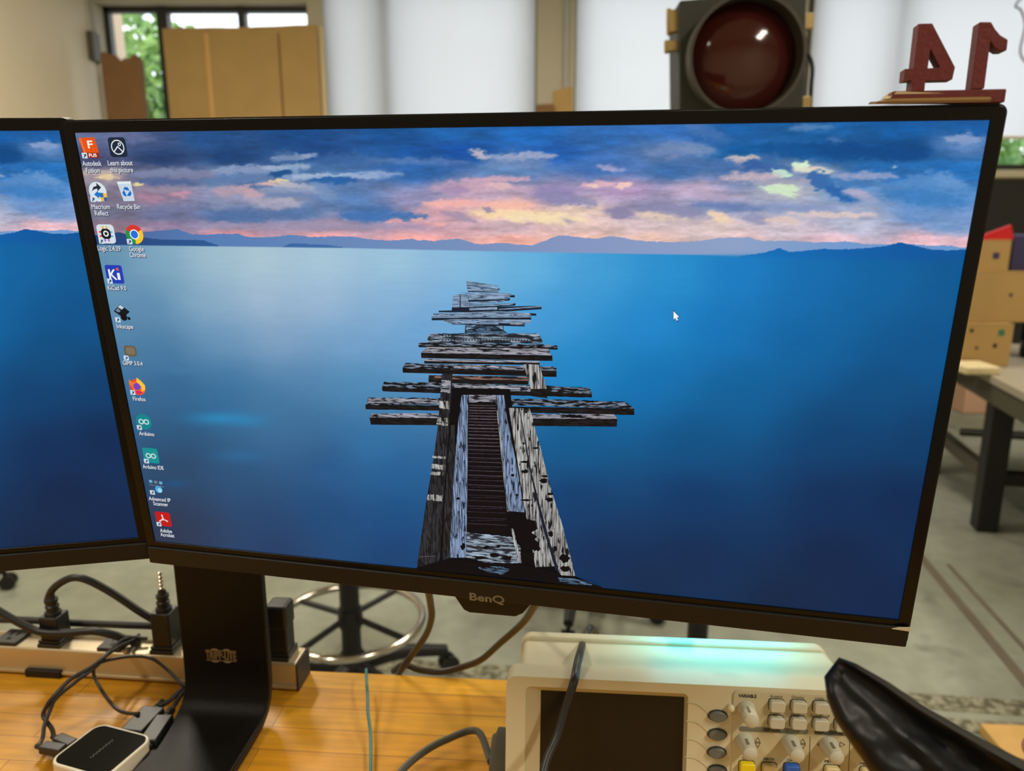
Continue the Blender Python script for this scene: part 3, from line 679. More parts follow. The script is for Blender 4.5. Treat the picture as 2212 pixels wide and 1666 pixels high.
# cloud strokes: x0,y0,x1,y1, half width, colour, opacity, softness
STR = [(589,344,684,334,5,(150,165,198),.8,3),(600,340,640,338,8,(88,118,165),.5,5),(800,346,1000,350,5,(98,130,185),.6,5),(690,345,800,348,12,(60,105,165),.6,8),
(1024,326,1050,340,5,(190,180,195),.9,3),(1050,340,1190,336,6,(165,170,200),.8,4),(1060,352,1180,352,9,(120,145,190),.5,7),
(460,372,580,370,9,(132,152,190),.9,4),(455,390,580,385,10,(88,122,172),.8,6),(500,400,600,404,5,(60,100,160),.7,5),(572,363,668,360,4,(150,170,200),.9,3),(640,368,625,384,9,(128,155,195),.8,5),(588,376,632,380,6,(22,78,142),.95,3),(615,384,700,378,5,(135,160,200),.8,3),(640,381,815,380,4,(160,180,208),.9,2.5),(760,380,860,377,5,(140,165,208),.8,4),(672,388,760,389,5,(35,95,165),.95,3),(590,391,622,391,3,(228,208,160),1,2),(560,398,600,396,4,(215,175,168),.9,3),(600,400,670,404,6,(182,178,192),.9,4),(650,400,690,414,5,(160,168,195),.8,4),
(570,410,670,413,5,(140,155,190),.8,3),(565,421,670,422,4,(106,130,175),.85,4),(520,408,560,422,9,(195,160,172),.9,5),(470,412,520,412,9,(178,155,172),.8,6),(600,434,640,442,7,(172,168,190),.85,5),(540,430,600,448,9,(170,162,186),.8,6),(450,434,490,446,8,(128,140,176),.8,5),(480,462,640,466,9,(78,110,162),.8,7),(460,470,560,474,6,(74,112,166),.8,5),(680,398,720,430,9,(118,148,190),.7,6),(740,466,920,470,7,(62,112,178),.85,4),
(1000,388,1140,386,4,(215,165,182),.8,3),(940,405,1090,400,10,(208,164,184),.7,8),(1060,400,1100,404,7,(222,182,186),.8,4),(960,408,1005,412,7,(165,140,178),.8,4),(1110,408,1160,410,6,(200,165,190),.7,5),(1165,412,1230,414,9,(140,132,180),.7,7),(1260,402,1320,396,5,(232,180,190),.8,4),(1270,400,1290,402,3,(245,205,190),.9,2),(1335,404,1360,398,5,(240,200,188),.9,3),(1170,425,1280,440,7,(138,135,178),.8,5),(1290,360,1340,366,5,(175,170,205),.7,4),
(918,440,1060,440,6,(246,178,170),.85,5),(1060,444,1150,442,6,(248,186,168),.8,5),(1030,462,1230,470,8,(250,216,172),.9,6),(1100,470,1260,474,7,(246,222,178),.85,5),(960,460,1020,478,6,(168,145,170),.85,4),(1046,452,1062,457,4,(160,140,165),.9,3),(840,478,870,482,4,(240,170,168),.85,3),(890,476,950,486,5,(248,175,165),.85,3),(860,486,935,484,5,(168,142,172),.6,5),(1320,455,1360,466,9,(140,132,168),.9,4),(1220,474,1240,480,4,(176,160,180),.8,4),(1380,462,1480,470,6,(240,210,185),.8,6),(1400,448,1500,462,8,(138,138,178),.8,6),(1535,462,1575,476,6,(242,210,180),.9,4),(1610,470,1660,476,7,(146,148,184),.85,5),(1660,474,1720,480,6,(222,196,188),.8,5),(1640,448,1800,452,7,(128,146,192),.7,6),(1700,462,1890,466,4,(225,200,195),.8,4),
(1410,330,1500,318,12,(120,142,188),.6,10),(1500,300,1560,300,10,(28,92,165),.7,8),(1480,322,1540,326,8,(125,148,190),.6,6),(1570,345,1640,342,6,(212,190,188),.85,4),(1590,352,1610,352,5,(205,180,180),.8,4),(1640,340,1680,335,7,(55,100,165),.7,5),(1625,344,1640,342,4,(215,190,190),.9,2.5),(1540,352,1600,358,6,(70,112,175),.8,5),(1615,352,1640,366,10,(48,95,165),.9,4),(1640,368,1700,366,8,(52,98,165),.85,5),(1670,370,1700,378,7,(195,228,205),1,2.5),(1716,356,1745,358,6,(215,240,205),1,2),(1720,366,1790,370,5,(226,222,200),.9,3),(1750,362,1775,366,3,(225,205,190),.8,3),(1560,384,1680,380,7,(205,180,192),.8,6),(1640,394,1740,392,5,(165,160,182),.8,4),(1650,406,1720,410,6,(208,232,195),1,3),(1690,416,1720,422,4,(210,232,195),1,3),(1750,380,1790,398,11,(50,105,172),.95,4),(1790,408,1850,430,9,(35,100,175),.9,5),(1800,390,1870,400,8,(55,118,185),.8,6),(1810,380,1930,379,6,(150,160,198),.8,4),(1830,414,1880,422,6,(178,172,200),.85,4),(1860,428,1890,436,7,(160,165,200),.7,5),(1500,440,1640,452,5,(92,122,180),.7,6),(1500,420,1600,428,8,(190,170,198),.5,8),
(1480,262,1560,300,10,(95,130,190),.4,9),(1710,278,1790,274,5,(110,145,195),.6,6),(1800,300,1830,315,6,(85,130,185),.5,6),(1720,320,1990,334,11,(4,72,140),.85,5),(1640,318,1760,330,10,(8,82,152),.8,6),(2046,298,2056,304,5,(140,160,195),.8,4),(2065,300,2110,302,9,(130,155,200),.9,4),(2070,318,2110,316,6,(95,138,195),.6,6),(1950,262,2130,264,4,(22,85,155),.6,6),(1928,362,1930,362,4,(160,190,215),.8,2),(1950,398,2060,386,14,(82,138,200),.7,6),(2020,385,2075,400,10,(98,150,208),.7,5),(1920,420,2080,436,12,(45,118,190),.6,9),(1920,455,2080,470,8,(116,155,210),.6,8),
(450,488,900,490,6,(158,146,176),.6,6),(300,380,450,376,8,(128,128,160),.7,5),(150,372,270,372,5,(195,175,168),.8,4),(205,384,250,384,4,(232,205,158),.8,3),(290,376,420,372,6,(120,132,168),.8,5),(300,392,420,396,7,(72,98,150),.7,5),(285,400,300,400,3,(232,212,150),.9,2),(300,410,430,408,5,(150,140,165),.7,5),(380,420,410,418,5,(205,145,165),.8,4),(300,425,350,430,6,(175,130,155),.7,5),(240,290,330,300,8,(110,118,158),.6,7)]
HFAR = [(130,520),(300,502),(383,495),(417,507),(502,505),(510,504),(530,510),(560,514),(602,510),(630,507),(672,512),(700,512),(710,510),(754,511),(798,517),(846,520),(890,516),(906,519),(918,518),(937,521),(991,515),(1032,528),(1083,525),(1150,531),(1208,508),(1293,516),(1320,510),(1378,520),(1400,522),(1456,523),(1516,520),(1552,514),(1619,513),(1647,520),(1717,521),(1763,524),(1823,522),(1876,527),(1910,528),(1971,528),(2014,531),(2042,529),(2084,536),(2200,540)]
HNL = [(130,512),(210,508),(258,502),(290,510),(340,517),(440,519),(471,530),(480,600),(606,600),(610,534),(627,526),(712,529),(740,534),(745,600),(2200,600)]
HNR = [(100,600),(1500,600),(1600,553),(1654,545),(1684,536),(1707,545),(1774,538),(1834,539),(1911,532),(1945,524),(2013,539),(2048,541),(2084,539),(2200,545)]
WLINE = [(100,528),(210,529),(750,536),(1150,545),(1400,549),(1611,552),(1700,556),(1900,561),(2200,563)]
def paint(X, Y):
    wx_ = fbm(X/26, Y/12, 5)*9+fbm(X/9, Y/5, 9, 3)*3.0; wy_ = fbm(X/22+40, Y/10, 11)*4.5+fbm(X/8, Y/5, 13, 3)*1.6
    Xw = X+wx_; Yw = Y+wy_
    sky = interp(Xw, Yw, SKY, 2.8, 1.7, 260)
    lum = fbm(X/55, Y/11, 21, 5)
    sky *= (1+.17*lum+.06*fbm(X/12, Y/5, 81, 4))[..., None]
    edg = fbm(X/13, Y/7, 71, 4)
    for (x0, y0, x1, y1, hw, c, op, sf) in STR:
        m = (Xw > min(x0, x1)-60) & (Xw < max(x0, x1)+60) & (Yw > min(y0, y1)-45) & (Yw < max(y0, y1)+45)
        if not m.any(): continue
        a = Xw[m]; b = Yw[m]; dx, dy = x1-x0, y1-y0; L2 = dx*dx+dy*dy+1e-6
        t = np.clip(((a-x0)*dx+(b-y0)*dy)/L2, 0, 1)
        taper = hw*1.45*(1-.5*np.abs(t*2-1)**2)*(1+.75*edg[m])
        d = np.sqrt((a-x0-t*dx)**2*.35+(b-y0-t*dy)**2)-taper
        k = op*1.12/(1+np.exp(np.clip(d/(sf*.38), -30, 30)))
        k = np.clip(k*(1+.25*fbm(a/7, b/4, 31, 3)), 0, .97)
        sky[m] = sky[m]*(1-k)[..., None]+np.array(c, float)*k[..., None]
    out = sky
    def over(mask, col):
        nonlocal out
        out = out*(1-mask)[..., None]+col*mask[..., None]
    out = sky = out*(1+.04*fbm(X/9, Y/4, 91, 4))[..., None]
    g_ = out.mean(-1, keepdims=True); out = g_+(out-g_)*.93
    jag = fbm(X/11, X*0+3, 41, 4)*1.6
    hx = np.interp(X, [150, 450, 900, 1200, 1500, 1900, 2150], [0, 1, 2, 3, 4, 5, 6])
    def cramp(X, xs, cs): return np.stack([np.interp(X, xs, [c[i] for c in cs]) for i in range(3)], -1)
    far = cramp(X, [200, 450, 900, 1250, 1600, 1850, 2100], [(70,95,145),(84,124,180),(112,140,186),(132,150,192),(140,160,198),(110,152,205),(108,152,205)])
    over((Y > poly_y(X, HFAR)+jag).astype(float), far)
    over((Y > poly_y(X, HNL)+jag*.7).astype(float), cramp(X, [200, 450, 750], [(32,62,112),(42,88,148),(66,110,168)]))
    near = cramp(X, [1500, 1700, 1950, 2100], [(22,118,190),(10,106,180),(4,88,160),(4,84,152)])
    over((Y > poly_y(X, HNR)+jag*.6).astype(float), near)
    wat = interp(X+fbm(X/60, Y/30, 51)*14, Y, WATER, 1.25, 1.6, 5000)
    wat[..., 0] *= np.interp(X, [950, 1500], [1, .62]); wat[..., 1] *= np.interp(X, [950, 1500], [1, 1.03])
    wat *= (1+.018*fbm(X/40, Y/2.2, 61, 3))[..., None]
    for (cx, cy, rx, ry, c, k) in ((480,904,72,13,(40,140,195),.75),(535,912,36,10,(44,130,185),.5),(385,800,60,10,(70,125,168),.4),(520,985,60,14,(42,112,165),.5),(720,1020,50,30,(30,92,150),.4),(380,1045,30,10,(24,88,140),.5)):
        d = ((X-cx)/rx)**2+((Y-cy)/ry)**2; wv = k*np.exp(-d*1.1); wat = wat*(1-wv)[..., None]+np.array(c, float)*wv[..., None]
    wl = poly_y(X, WLINE)
    soft = np.interp(X, [1500, 1650, 2100], [.35, 3, 5])
    over(1/(1+np.exp(-np.clip((Y-wl)/soft, -30, 30))), wat)
    return np.clip(out, 0, 255)

def screen_mesh():
    NX = 880
    vs_ = np.concatenate([np.linspace(0, .705, 120, endpoint=False), np.linspace(.705, 1.0, 250)])
    us = np.linspace(0, 1, NX); U, Vv = np.meshgrid(us, vs_)
    X3 = np.array(MO)[None, None, :]+U[..., None]*W_*np.array([r[0] for r in MBs])+Vv[..., None]*H_*np.array([r[1] for r in MBs])-np.array(CAM)
    z = X3 @ np.array(FW); PX = 1106+FPX*(X3 @ np.array(RT))/z; PY = 833-FPX*(X3 @ np.array(UP))/z
    c = paint(PX, PY)/255.0
    lin = np.where(c <= .04045, c/12.92, ((c+.055)/1.055)**2.4)
    n = U.size; co = np.zeros((n, 3)); co[:, 0] = (U*W_).ravel(); co[:, 1] = (Vv*H_).ravel()
    R_, Cc = U.shape; idx = np.arange(n).reshape(R_, Cc)
    q = np.stack([idx[:-1, :-1], idx[:-1, 1:], idx[1:, 1:], idx[1:, :-1]], -1).reshape(-1, 4)
    me = bpy.data.meshes.new('display_grid'); me.vertices.add(n); me.vertices.foreach_set('co', co.ravel())
    me.loops.add(q.size); me.loops.foreach_set('vertex_index', q.ravel().astype(np.int32))
    me.polygons.add(len(q)); me.polygons.foreach_set('loop_start', np.arange(0, q.size, 4, dtype=np.int32))
    me.update(calc_edges=True)
    at = me.color_attributes.new('picture', 'FLOAT_COLOR', 'POINT')
    at.data.foreach_set('color', np.concatenate([lin.reshape(-1, 3), np.ones((n, 1))], 1).astype(np.float32).ravel())
    return me
sm, t_, b_ = newmat('lit_display')
b_.inputs['Base Color'].default_value = (0.004, 0.004, 0.004, 1); b_.inputs['Roughness'].default_value = 0.55; b_.inputs['Specular IOR Level'].default_value = 0.12
ca = t_.nodes.new('ShaderNodeVertexColor'); ca.layer_name = 'picture'
t_.links.new(ca.outputs['Color'], b_.inputs['Emission Color']); b_.inputs['Emission Strength'].default_value = 1.0
DG = screen_mesh(); DG.materials.append(sm)

# ---- jetty timbers shown on the display
def timber_mat(name, light, dark, ang, thr, sc=1.0, warm=None):
    vert = abs(ang) > 1; ang = 0 if vert else ang
    m, t, b = newmat(name)
    tc = t.nodes.new('ShaderNodeTexCoord')
    mp = t.nodes.new('ShaderNodeMapping'); mp.inputs['Rotation'].default_value = (0, 0, ang); mp.inputs['Scale'].default_value = (1500*sc, 70*sc, 1) if vert else (70*sc, 1500*sc, 1)
    mp2 = t.nodes.new('ShaderNodeMapping'); mp2.inputs['Rotation'].default_value = (0, 0, ang); mp2.inputs['Scale'].default_value = (620*sc, 130*sc, 1) if vert else (130*sc, 620*sc, 1)
    n1 = t.nodes.new('ShaderNodeTexNoise'); n1.inputs['Scale'].default_value = 1; n1.inputs['Detail'].default_value = 5; n1.inputs['Distortion'].default_value = .6
    n2 = t.nodes.new('ShaderNodeTexNoise'); n2.inputs['Scale'].default_value = 1; n2.inputs['Detail'].default_value = 6
    n3 = t.nodes.new('ShaderNodeTexNoise'); n3.inputs['Scale'].default_value = 25; n3.inputs['Detail'].default_value = 2
    t.links.new(tc.outputs['Object'], mp.inputs[0]); t.links.new(tc.outputs['Object'], mp2.inputs[0]); t.links.new(mp.outputs[0], n1.inputs['Vector']); t.links.new(mp2.outputs[0], n2.inputs['Vector']); t.links.new(tc.outputs['Object'], n3.inputs['Vector'])
    r1 = t.nodes.new('ShaderNodeMapRange'); r1.inputs[1].default_value = .38; r1.inputs[2].default_value = .60; t.links.new(n1.outputs['Fac'], r1.inputs[0])
    r2 = t.nodes.new('ShaderNodeMapRange'); r2.inputs[1].default_value = thr-.03; r2.inputs[2].default_value = thr+.05; t.links.new(n2.outputs['Fac'], r2.inputs[0])
    cA = t.nodes.new('ShaderNodeMix'); cA.data_type = 'RGBA'; cA.inputs[6].default_value = (*s2l(light), 1); cA.inputs[7].default_value = (*s2l(warm or light), 1); t.links.new(n3.outputs['Fac'], cA.inputs[0])
    cB = t.nodes.new('ShaderNodeMix'); cB.data_type = 'RGBA'; cB.inputs[6].default_value = (*s2l(tuple(int(x*.42) for x in light)), 1); t.links.new(cA.outputs[2], cB.inputs[7]); t.links.new(r1.outputs[0], cB.inputs[0])
    cC = t.nodes.new('ShaderNodeMix'); cC.data_type = 'RGBA'; t.links.new(cB.outputs[2], cC.inputs[6]); cC.inputs[7].default_value = (*s2l(dark), 1); t.links.new(r2.outputs[0], cC.inputs[0])
    t.links.new(cC.outputs[2], b.inputs['Emission Color']); b.inputs['Emission Strength'].default_value = 1
    b.inputs['Base Color'].default_value = (.004, .004, .004, 1); b.inputs['Roughness'].default_value = .6; b.inputs['Specular IOR Level'].default_value = .1
    return m
TF = timber_mat('far_timber', (150,178,210), (40,62,92), 0, .60, 1.5)
TM = timber_mat('mid_timber', (180,186,202), (22,24,32), 0, .55, 1.0, (168,156,162))
TD = timber_mat('burnt_timber', (136,152,174), (16,17,22), 0, .47, 1.2)
TU = timber_mat('timber_edge', (34,32,36), (14,13,15), 0, .5, 1.0)
TB = timber_mat('rusty_timber', (150,116,104), (30,26,28), 0, .5, 1.0)
TV = timber_mat('blue_long_board', (138,160,196), (24,32,50), math.pi/2-.02, .585, .9)
TR = timber_mat('pale_long_board', (158,152,156), (20,20,24), math.pi/2+.10, .57, .75, (206,210,202))
TK = timber_mat('dark_long_board', (44,46,52), (20,20,24), math.pi/2-.05, .54, .8, (60,60,66))
TW = timber_mat('snowy_board', (165,182,200), (34,38,46), 0.0, .50, .8)
TS = timber_mat('stump_bark', (96,128,160), (22,32,44), 0.3, .50, 1.3)
LAY = [0.00006]
def A(x, y): return (780+x/3.568, 590+y/3.568)
def B(x, y): return (860+x/3.966, 850+y/3.966)
def quadmesh(polys):
    mb = MB()
    for fn, pts, mat in polys:
        P = [scr(*fn(*p)) for p in pts]; LAY[0] += 0.000008
        mb.add([(x, y, LAY[0]) for x, y in P], [list(range(len(P)))], mat)
    return mb
def rag(pts, k=2.2, step=22, seed=1):      # ragged outline
    r = random.Random(seed*7+len(pts)); out = []
    for i, p in enumerate(pts):
        q = pts[(i+1) % len(pts)]; L = math.hypot(q[0]-p[0], q[1]-p[1]); n = max(1, int(L/step))
        for j in range(n):
            s = j/n; out.append((p[0]+(q[0]-p[0])*s+(r.uniform(-k, k) if j else 0), p[1]+(q[1]-p[1])*s+(r.uniform(-k, k) if j else 0)))
    return out
DK = ec((14, 13, 16)); DK2 = ec((24, 34, 48))
PL = [
 (A, [(810,60),(1055,95),(1055,108),(812,72)], TF), (A, [(812,73),(1066,118),(1070,131),(815,96)], DK2), (A, [(812,76),(1060,114),(1066,126),(815,92)], TF), (A, [(815,97),(1068,132),(1060,147),(820,140)], TF), (A, [(820,138),(1060,145),(1055,150),(825,146)], DK2),
 (A, [(760,150),(1140,155),(1185,172),(1185,188),(830,166)], TF), (A, [(1145,172),(1185,170),(1185,188),(1147,186)], DK2), (A, [(820,180),(1150,190),(1145,212),(828,222)], DK2), (A, [(830,168),(1150,182),(1145,200),(830,207)], TF),
 (A, [(832,226),(1105,208),(1108,224),(832,246)], TF), (A, [(832,246),(1190,232),(1190,250),(835,272)], DK2), (A, [(835,250),(1188,234),(1150,244),(835,266)], TF),
 (A, [(700,265),(840,262),(1390,252),(1392,278),(1050,301),(600,302),(598,290),(700,287)], DK2), (A, [(835,270),(1050,262),(1050,282),(835,286)], TF), (A, [(1060,276),(1390,252),(1390,262),(1064,284)], TF),
 (A, [(710,170),(765,165),(762,262),(703,266)], TF), (A, [(768,164),(825,168),(830,262),(768,264)], TF), (A, [(762,164),(768,164),(768,264),(760,264)], DK2),
 (A, [(560,312),(1040,290),(1350,312),(1352,328),(556,332)], DK2), (A, [(570,312),(1040,292),(1300,308),(1300,318),(566,322)], TF),
 (A, [(545,338),(1312,336),(1312,357),(545,364)], DK2), (A, [(560,320),(1310,318),(1312,342),(545,346)], TF),
 (A, [(690,380),(1262,380),(1262,411),(705,396)], DK2), (A, [(640,355),(1310,358),(1312,386),(690,388),(637,375)], TF), (A, [(700,380),(1060,384),(1060,394),(706,392)], TF), (A, [(1150,384),(1262,386),(1262,402),(1150,396)], TM),
 (A, rag([(806,400),(1096,402),(1100,440),(1135,462),(800,462)], 3, 15), DK2), (A, rag([(830,425),(900,408),(1010,412),(1090,440),(1120,460),(810,460)], 3, 15, 3), TS), (A, [(812,402),(890,402),(820,436),(808,440)], TF), (A, [(1030,406),(1092,406),(1096,440),(1060,420)], TF),
 (A, rag([(540,465),(1370,465),(1405,542),(502,542),(520,490)], 3, 25, 4), TW)]
for row, h in ((484, 10), (516, 10)):
    for i in range(30):
        x = 620+i*22.5; PL.append((A, [(x, row-6), (x+20, row-7), (x+14, row+h-4)], DK2))
PL += [(A, [(600,500),(1300,502),(1300,505),(600,503)], DK2), (A, [(600,530),(1390,534),(1390,538),(600,534)], DK2),
 (A, rag([(445,550),(1515,568),(1517,588),(1400,582),(448,569)], 1.5, 30, 5), TU), (A, rag([(445,538),(520,534),(1405,546),(1515,556),(1515,572),(445,556)], 2.5, 20, 6), TD),
 (A, [(465,612),(1475,632),(1477,675),(467,652)], TU), (A, rag([(510,566),(1445,580),(1462,602),(1452,612),(1468,632),(465,612)], 2, 25, 7), TM),
 (A, [(490,675),(1378,690),(1378,706),(490,694)], TU), (A, [(490,658),(1375,675),(1375,690),(490,676)], TM),
 (A, [(323,730),(1508,750),(1508,798),(325,765)], TU), (A, rag([(345,690),(540,697),(1480,718),(1508,726),(1508,752),(323,732)], 2.5, 20, 8), TD), (A, rag([(720,702),(1260,716),(1260,742),(720,728)], 3, 18, 9), TM),
 (A, [(523,812),(1290,825),(1290,858),(523,843)], TU), (A, [(525,784),(1290,795),(1290,826),(523,813)], TB),
 (A, rag([(163,878),(1780,925),(1780,956),(900,932),(170,908)], 1.5, 40), TU), (A, rag([(180,834),(1300,860),(1760,880),(1780,926),(163,880)], 3, 22, 10), TD), (A, rag([(720,850),(1300,868),(1308,908),(720,896)], 3, 18, 11), TM),
 (A, rag([(36,1008),(2105,1040),(2107,1090),(40,1046)], 1.5, 50), TU), (A, rag([(60,955),(620,960),(1385,968),(1560,974),(2030,986),(2106,1042),(1100,1012),(36,1012)], 3, 22, 12), TD), (A, rag([(60,960),(600,965),(590,1000),(60,996)], 3, 20, 13), TM),
 (A, [(68,1106),(1975,1118),(1972,1180),(80,1165)], TU), (A, rag([(85,1080),(620,1078),(1950,1084),(1976,1120),(70,1110)], 2, 30, 14), TM), (A, rag([(1500,1084),(1640,1086),(1760,1112),(1620,1112)], 3, 12, 15), DK),
 (A, [(690,880),(1150,890),(1200,1284),(680,1284)], DK),
 (A, [(1310,886),(1435,886),(1437,962),(1310,944)], TU), (A, rag([(1255,700),(1375,702),(1434,888),(1310,890)], 1.5, 30, 16), TR),
 (B, [(380,200),(500,150),(960,120),(1110,960),(1340,1480),(1745,1660),(165,1500),(170,1440)], DK),
 (B, [(925,118),(962,118),(1112,960),(1082,962)], DK),
 (B, rag([(455,268),(486,265),(492,560),(478,900),(440,1480),(382,1480),(405,900)], 2, 30, 17), TK),
 (B, rag([(380,-150),(465,-150),(462,0),(440,270),(420,560),(392,900),(362,1400),(165,1480),(240,950),(300,600),(345,270)], 2, 40, 18), TK)]
PL[-1] = (B, [(340+40, -172), (465+4, -170), (462, 0), (440, 270), (420, 560), (392, 900), (362, 1400), (330, 1490), (165, 1480), (240, 950), (300, 600), (345, 270)], TK)
for (y0, y1, lm) in ((-120, -20, .3), (55, 120, 1), (200, 235, 1), (245, 262, 1), (530, 545, .6), (600, 640, .8), (665, 690, 1), (860, 905, .8)):
    f = lambda y, s: (380-(y+172)*(140/1122.)+s*(85+(y+172)*.055))
    PL.append((B, rag([(f(y0, .05), y0), (f(y0, .95), y0+8), (f(y1, .95), y1+14), (f(y1, .05), y1)], 5, 9, int(y0)+300), TR if lm > .5 else TM))
PL += [(B, [(608,70),(835,70),(862,260),(900,650),(950,1210),(590,1182),(600,700)], ec((17, 14, 17))),
 (B, rag([(548,8),(608,8),(606,300),(602,700),(596,1100),(582,1400),(445,1400),(475,800),(500,450),(527,170)], 2, 40, 19), TV),
 (B, [(604,10),(610,10),(606,700),(598,1180),(590,1180),(598,700)], DK),
 (B, rag([(610,8),(835,8),(834,68),(610,72)], 2, 30, 20), TM)]
yy = 95; gap = 22; k = 0
while yy < 1150:
    s = (yy-70)/1130; xl = 612-16*s; xr = 838+110*s
    th = 2.2+1.5*((k*7) % 3)/2
    PL.append((B, rag([(xl, yy-th), (xr, yy-th+4+12*s), (xr, yy+th+4+12*s), (xl, yy+th)], 1.2, 14, k+40), ec([(96, 84, 92), (70, 62, 70), (52, 46, 54)][min(2, int(s*3))])))
    if k % 2 == 0: PL.append((B, rag([(xl+20, yy+gap*.4), (xr-20, yy+gap*.4), (xr-30, yy+gap*.55), (xl+30, yy+gap*.55)], 3.5, 10, k+90), ec((40, 37, 44))))
    yy += gap; gap *= 1.031; k += 1
PL += [(B, rag([(835,8),(912,8),(928,150),(958,300),(1010,560),(1050,780),(1085,1010),(950,1000),(935,930),(900,650),(862,260)], 2, 40, 21), TV),
 (B, [(835,10),(848,10),(880,300),(925,800),(950,1010),(938,1000),(905,700),(862,260)], TR),
 (B, rag([(952,118),(1130,122),(1180,300),(1240,520),(1310,800),(1420,1150),(1520,1555),(1400,1548),(1350,1470),(1180,1480),(1130,1180),(1085,960),(1010,480)], 2, 40, 22), TR),
 (B, [(1040,122),(1046,122),(1140,640),(1220,960),(1300,1250),(1390,1540),(1350,1500),(1240,1130),(1200,960),(1120,600)], DK2),
 (B, rag([(590,1182),(975,1222),(1050,1300),(1060,1445),(760,1440),(590,1400)], 4, 20, 23), TW),
 (B, rag([(970,1150),(990,1150),(1062,1440),(1030,1440)], 2, 20, 24), TR)]
rr = random.Random(5)
for (cx, cy, rx, ry) in ((1020,1080,80,70),(1130,1120,70,60),(1100,1210,90,50),(1090,580,50,12),(1090,660,30,18),(1250,740,40,22),(1300,900,36,20),(1180,1300,60,60),(1120,1380,60,50),(1080,420,12,12),(1180,460,30,10),(1260,700,40,10),(1430,1400,50,40),(1350,1320,24,24),(860,1300,20,16),(760,1310,30,20),(830,1380,60,22),(940,1400,50,24),(700,1400,60,20),(1310,1190,30,30),(1440,1490,50,30),(1100,905,60,10),(1150,950,10,12),(520,890,16,16),(985,690,18,14),(1020,860,14,12),(1310,850,30,14),(560,1300,24,30),(1060,130,8,10),(1100,150,14,14),(990,800,6,30)):
    n = 14; PL.append((B, [(cx+rx*math.cos(2*math.pi*i/n)*rr.uniform(.55, 1.15), cy+ry*math.sin(2*math.pi*i/n)*rr.uniform(.55, 1.15)) for i in range(n)], DK))
PL += [(B, rag([(165,1482),(440,1402),(800,1446),(1060,1452),(1380,1530),(1420,1560),(1600,1600),(1750,1648),(1745,1668),(900,1560),(170,1500)], 3, 22, 25), DK),
 (B, rag([(1370,1560),(1520,1575),(1660,1610),(1665,1630),(1480,1620),(1390,1600)], 4, 14, 26), TS), (B, rag([(690,1480),(880,1470),(960,1500),(900,1540),(760,1520)], 6, 12, 27), TS), (B, [(190,1385),(330,1380),(330,1386),(190,1392)], ec((80, 78, 84)))]
# keep every timber point on the lit area
def clampy(mb):
    mb.v = [(min(max(x, .0006), W_-.0006), min(max(y, .0004), H_-.0004), z) for x, y, z in mb.v]; return mb

def make_monitor(Mx, label, main):
    t = thing('monitor', label, 'monitor', Mx, 'two black monitors side by side')
    b = .0065; ch = .0185; D = .010
    ou = rrect(-b, -ch, W_+b, H_+b+.0005, .004); ii = rrect(0, 0, W_, H_, .0004)
    fx_ = Matrix(((1, 0, 0, 0), (0, 0, 1, 0), (0, -1, 0, 0), (0, 0, 0, 1)))     # x,z polygon -> panel x,y ; extrusion y -> -z
    r = MB(); r.ring(ou, ii, -.0012, .0003, .0095); r.v = [fx_ @ V(p) for p in r.v]
    build('frame', r, M['bezel'], t, bevel=.0006)
    r = MB(); r.ring(rrect(-b-.0007, -ch-.0005, W_+b+.0007, H_+b+.0012, .0046), rrect(-b, -ch, W_+b, H_+b+.0005, .004), -.0006, .002, .0105); r.v = [fx_ @ V(p) for p in r.v]
    build('casing_edge', r, M['plastic'], t)
    r = MB(); r.prism(rrect(.02, .03, W_-.02, H_-.02, .02), .0105, .032); r.v = [fx_ @ V(p) for p in r.v]
    build('back_shell', r, M['plastic'], t, bevel=.006)
    # chin with its printed name
    r = MB().box2((-b, -ch, .0), (W_+b, -.0042, .0032)); c = build('chin', r, M['plastic'], t, bevel=.0012)
    s = bpy.data.objects.new('screen', DG); link(s, t); WM[s] = Mx.copy()
    if main:
        s['label'] = 'lit screen showing a broken jetty over blue water at dusk'
        lg = MB(); a = MI @ onp(1018, 1290, MO, MN); a2 = MI @ onp(1091, 1296, MO, MN)
        put_text(lg, 'BenQ', a.x, a2.x, (a.y+a2.y)/2-.0005, .0085, lambda x, y: (x, y, .00335), M['logo2'], bold=.00022)
        build('printed_name', lg, M['logo2'], c)
        q = [MI @ onp(px, py, MO, MN) for px, py in ((978, 1290), (1000, 1322), (1012, 1328), (1112, 1337), (1128, 1330), (1150, 1305))]
        r = MB(); r.prism([(p.x, p.y) for p in q], .002, .009); r.v = [fx_ @ V(p) for p in r.v]
        build('sensor_tab', r, M['plastic'], t, bevel=.001)
        f = MB(); f.add([(W_-.004, -.0052, .0037), (W_+b, -.0058, .0037), (W_+b, -.0028, .0037), (W_, -.0036, .0037), (W_-.004, -.0052, .0032), (W_+b, -.0058, .0032), (W_+b, -.0028, .0032), (W_, -.0036, .0032)], [(0, 1, 2, 3), (7, 6, 5, 4), (0, 4, 5, 1), (1, 5, 6, 2), (2, 6, 7, 3), (3, 7, 4, 0)])
        build('corner_film_glint', f, M['film'], t, label='peeling clear film sliver, its light reflection painted pale, at the lower right corner')
        mbp = clampy(quadmesh(PL)); j = build('jetty_picture', mbp, None, s)
        j['label'] = 'broken timber jetty in the picture'
    build('mount_plate', MB().box2((W_/2-.055, H_/2-.055, -.046), (W_/2+.055, H_/2+.055, -.031)), M['iron'], t, bevel=.003)
    return t, s
mt, mscreen = make_monitor(MM, 'large black monitor in the centre showing the jetty and desktop icons', True)
lt, lscreen = make_monitor(LM, 'left monitor, cut off by the picture edge, showing only blue sky and water', False)
lscreen['label'] = 'lit screen showing blue lake and clouds'

